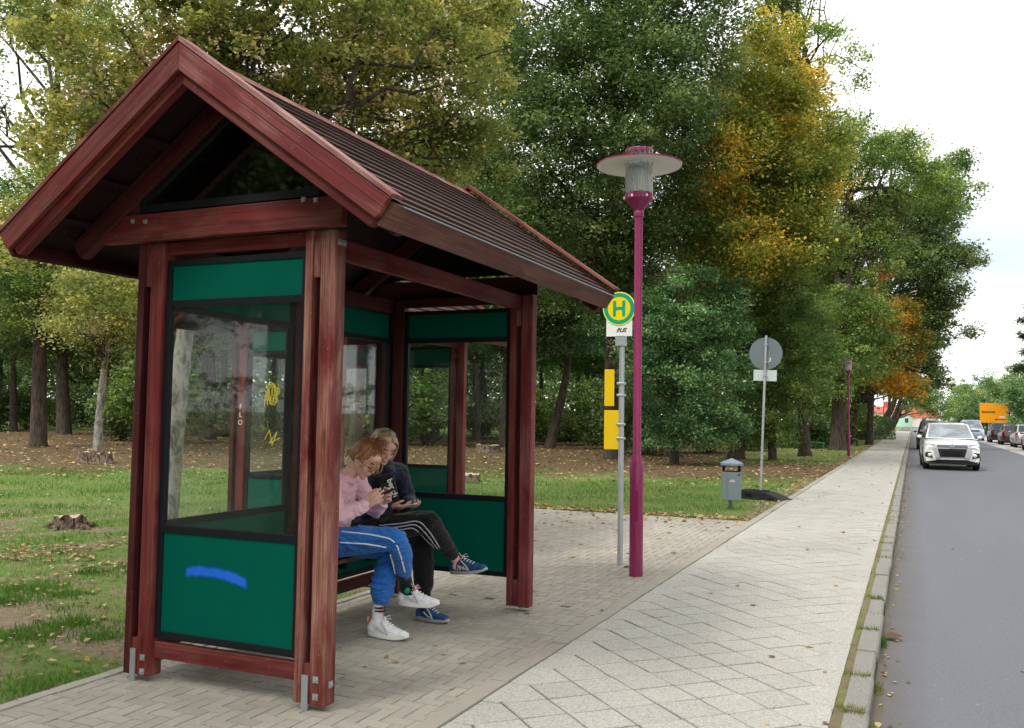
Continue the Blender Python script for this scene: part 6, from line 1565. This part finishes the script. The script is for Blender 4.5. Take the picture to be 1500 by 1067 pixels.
# ======== person in navy
nv = empty('person', (-3.84, 6.1, 0), 'seated person in navy jacket and black striped trousers, looking at a phone', 'person')
M_NAVY = clothmat('navy_jacket', (.006, .011, .032), .6, fold=.9, spec=.3); M_BLK = clothmat('black_track_trousers', (.008, .008, .009), .8, fold=.7); M_STR2 = clothmat('grey_stripe', (.55, .55, .58), fold=.1)
hipR, hipL = V3((-3.85, 6.00, .665)), V3((-3.85, 6.20, .655)); knR, knL = V3((-3.315, 6.01, .775)), V3((-3.47, 6.19, .655)); anR, anL = V3((-3.225, 6.30, .455)), V3((-3.43, 6.185, .13))
shR, shL = V3((-3.86, 5.93, 1.105)), V3((-3.735, 6.27, 1.105)); elR, elL = V3((-3.84, 5.90, .855)), V3((-3.655, 6.31, .885)); wrR, wrL = V3((-3.655, 6.03, .868)), V3((-3.60, 6.17, .868))
nk = V3((-3.80, 6.10, 1.17)); HC = V3((-3.775, 6.10, 1.312))
f, l, u = frame((.72, -.42, -.50), (.42, -.1, .82))
m = MB(); P = head(m, HC, f, l, u, 1.07)
chain(m, [nk-V3((.02, 0, .06)), nk+V3((.0, 0, .03)), P(-.02, 0, -.05)], [.062, .054, .052])
m.ball((-3.86, 6.1, .70), (.12, .16, .11)); m.ball((-3.86, 6.1, .90), (.085, .12, .16)); m.ball((-3.83, 6.1, 1.03), (.075, .13, .09))
for s_, e_, w_ in ((shR, elR, wrR), (shL, elL, wrL)): chain(m, [s_, e_, w_], [.045, .036, .025])
for h_, k_, a_ in ((hipR, knR, anR), (hipL, knL, anL)): chain(m, [h_, k_, k_.lerp(a_, .4)+V3((-.01, 0, 0)), a_, a_-V3((0, 0, .04))], [.07, .052, .052, .036, .036])
hand(m, wrR, (.86, .22, -.05), (0, .35, .93), 1, 1.0, (.3, .5, .4), .03, (.5, .4)); hand(m, wrL, (.80, -.42, -.02), (0, .1, .95), -1, 1.0, (.4, .6, .5), .03, (.5, .4))
remesh(m, 'body', S2, nv, .0046, 3)
eyes(P, nv, 1.07, plain('lash_dark', (.05, .03, .02), .6))
Q = rotm(f, l, u); m = MB(); haircap(m, P, Q, 1.07); hr = remesh(m, 'hair', H2, nv, .006, 3)
a_ = hr.data.attributes.new('tone', 'FLOAT', 'POINT'); a_.data.foreach_set('value', [.25+.3*mnoise.noise(v.co*30) for v in hr.data.vertices])
cv = []; tn = []
for i in range(560):
    q = rr.choice((-1, 1)); x0 = rr.uniform(-.10, .075); x1 = x0*.75-.01
    top = V3((x0, q*.004, .128-.9*max(0, x0)**1.3-1.2*max(0, -x0-.03)**1.4)); e1 = V3((x1, q*.084, .045)); e2 = V3((x1*.9-.005, q*(.094+rr.gauss(0, .006)), -.03+rr.gauss(0, .01))); e3 = V3((x1*.8-.01+rr.gauss(0, .012), q*(.088+rr.gauss(0, .010)), -.10+rr.gauss(0, .03)))
    md_ = top.lerp(e1, .5); md_ = md_+(md_-V3((-.02, 0, .02))).normalized()*.022
    cv.append([P(*p) for p in (top, md_, e1, e2, e3)]); tn.append(rr.uniform(.1, 1))
strands('hair_strands', cv, H2, hr, .0032, tn)
MB().tube([P(-.02, -.062, .108), P(-.015, 0, .138), P(-.02, .062, .108)], .009, 8).build('hair_band', plain('green_hair_band', (.02, .16, .11), .6), hr)
m = MB()
m.ball((-3.87, 6.1, .72), (.135, .185, .12)); m.ball((-3.87, 6.1, .84), (.125, .175, .15)); m.ball((-3.85, 6.1, .98), (.120, .175, .14)); m.ball((-3.82, 6.1, 1.07), (.11, .18, .09))
for s_, e_, w_ in ((shR, elR, wrR), (shL, elL, wrL)):
    mid = s_.lerp(e_, .5)-V3((.012, 0, 0)); c2 = e_.lerp(w_, .84); chain(m, [s_, mid, e_, e_.lerp(w_, .5), c2, e_.lerp(w_, .92)], [.078, .070, .063, .060, .056, .042])
pcap(m, shR, .078, (-3.82, 6.06, 1.12), .085); pcap(m, shL, .078, (-3.80, 6.14, 1.12), .085)
for k in range(12):
    a = 2*PI*k/12; a2 = 2*PI*(k+1)/12; pcap(m, nk+V3((.070*math.cos(a)+.01, .075*math.sin(a), -.005-.03*math.cos(a))), .030, nk+V3((.070*math.cos(a2)+.01, .075*math.sin(a2), -.005-.03*math.cos(a2))), .030)
jk = remesh(m, 'jacket', M_NAVY, nv, .0075, 4, .0075, 8, 12)
m = MB(); m.ball((-3.87, 6.1, .665), (.13, .175, .10))
chain(m, [hipR, hipR.lerp(knR, .5)+V3((0, 0, .004)), knR, knR.lerp(anR, .35), knR.lerp(anR, .75), knR.lerp(anR, .84)], [.105, .10, .082, .074, .055, .046])
chain(m, [hipL, hipL.lerp(knL, .5), knL, knL.lerp(anL, .35), knL.lerp(anL, .7), knL.lerp(anL, .82)], [.105, .095, .080, .082, .074, .062])
trn = remesh(m, 'trousers', M_BLK, nv, .0075, 4, .006, 8, 17)
for pl in ([(556, 770), (590, 767), (609, 763), (618, 766), (630, 780), (644, 802)], [(556, 774.5), (590, 771.5), (606, 768), (614, 771), (626, 784), (641, 804)], [(556, 779), (590, 776), (603, 773), (610, 776), (621, 788), (637, 805)]): hit_line(trn, pl, .0042, 'side_stripe', M_STR2, trn)
M_SHB = plain('blue_trainer', (.015, .065, .17), .65, 0, .15, 30, .2); M_SOLEG = plain('grey_sole', (.36, .36, .38), .6); M_GT = plain('grey_trim', (.45, .45, .44), .6); M_LACE = plain('pale_laces', (.55, .56, .56), .7)
s3_, Ps, Qs, ks = shoe(nv, (-3.50, 6.175, .003), (1, -.05, 0), (0, 0, 1), .30, M_SHB, M_SOLEG, M_GT, M_LACE, chunky=1.1)
s4_, Ps, Qs, ks = shoe(nv, anR+V3((-.055, .01, -.115)), (.985, .0, .14), (-.14, -.12, 1), .325, M_SHB, M_SOLEG, M_GT, M_LACE, chunky=1.0)
m = MB()
for j in range(3): a0 = .085+.022*j; m.tube([Ps(a0, -.040, .034), Ps(a0+.010, -.043, .062), Ps(a0+.018, -.042, .040), Ps(a0+.026, -.041, .062)], .0030, 5)
m.build('side_logo', plain('lime_logo', (.55, .65, .35), .5), s4_)
m = MB(); chain(m, [anL+V3((0, 0, .05)), anL+V3((0, 0, -.04))], [.044, .046]); remesh(m, 'sock', M_SOCKB, nv, .006, 2)
# phones and shoulder bag
def phone(c_, ax, nrm, label, case):
    f_, l_, u_ = frame(ax, nrm); M = Matrix(((f_.x, l_.x, u_.x, c_[0]), (f_.y, l_.y, u_.y, c_[1]), (f_.z, l_.z, u_.z, c_[2]), (0, 0, 0, 1)))
    o = empty('smartphone', c_, label, 'phone', 'phones held by the two seated people')
    MB().box((-.076, -.038, -.0045), (.076, .038, .0035)).build('case', case, o, M, bevel=.003)
    MB().box((-.072, -.034, .0036), (.072, .034, .0045)).build('screen', plain('phone_screen', (.03, .04, .05), .08), o, M)
phone((-3.372, 5.485, 1.022), (.80, .15, .38), (-.42, 0, .9), 'dark smartphone in the hands of the person in pink', M_BLACKP)
phone((-3.545, 6.075, .885), (.85, .1, .10), (-.1, -.1, .98), 'pale-cased smartphone in the hands of the person in navy', M_WHITE)
bag = empty('shoulder_bag', (-3.70, 5.98, .92), 'black shoulder bag with white lettering worn across the navy jacket', 'bag')
Bm = Matrix.Translation((-3.688, 6.015, 1.0)) @ Matrix.Rotation(R(38), 4, 'Z') @ Matrix.Rotation(R(-14), 4, 'Y')
m = MB(); m.box((-.075, -.04, -.11), (.075, .04, .11)); bg_ = m.build('body', clothmat('black_bag', (.010, .010, .011), .6, fold=.8), bag, Bm, bevel=.025)
MB().box((-.055, -.047, -.06), (.012, -.038, .05)).build('front_pocket', M_BLACKP, bag, Bm, bevel=.006)
text('lettering', 'bench', .060, M_WHITE, bg_, Bm @ Matrix.Translation((.040, -.0415, .0)) @ FACE @ Matrix.Rotation(R(-82), 4, 'Z'), .001, 0, .001)
MB().tube([Bm @ V3((-.07, 0, .12)), V3((-3.735, 6.01, 1.17)), V3((-3.80, 6.03, 1.225)), V3((-3.90, 6.10, 1.17)), V3((-3.97, 6.2, 1.0))], .012, 6).build('strap', M_BLACKP, bag)
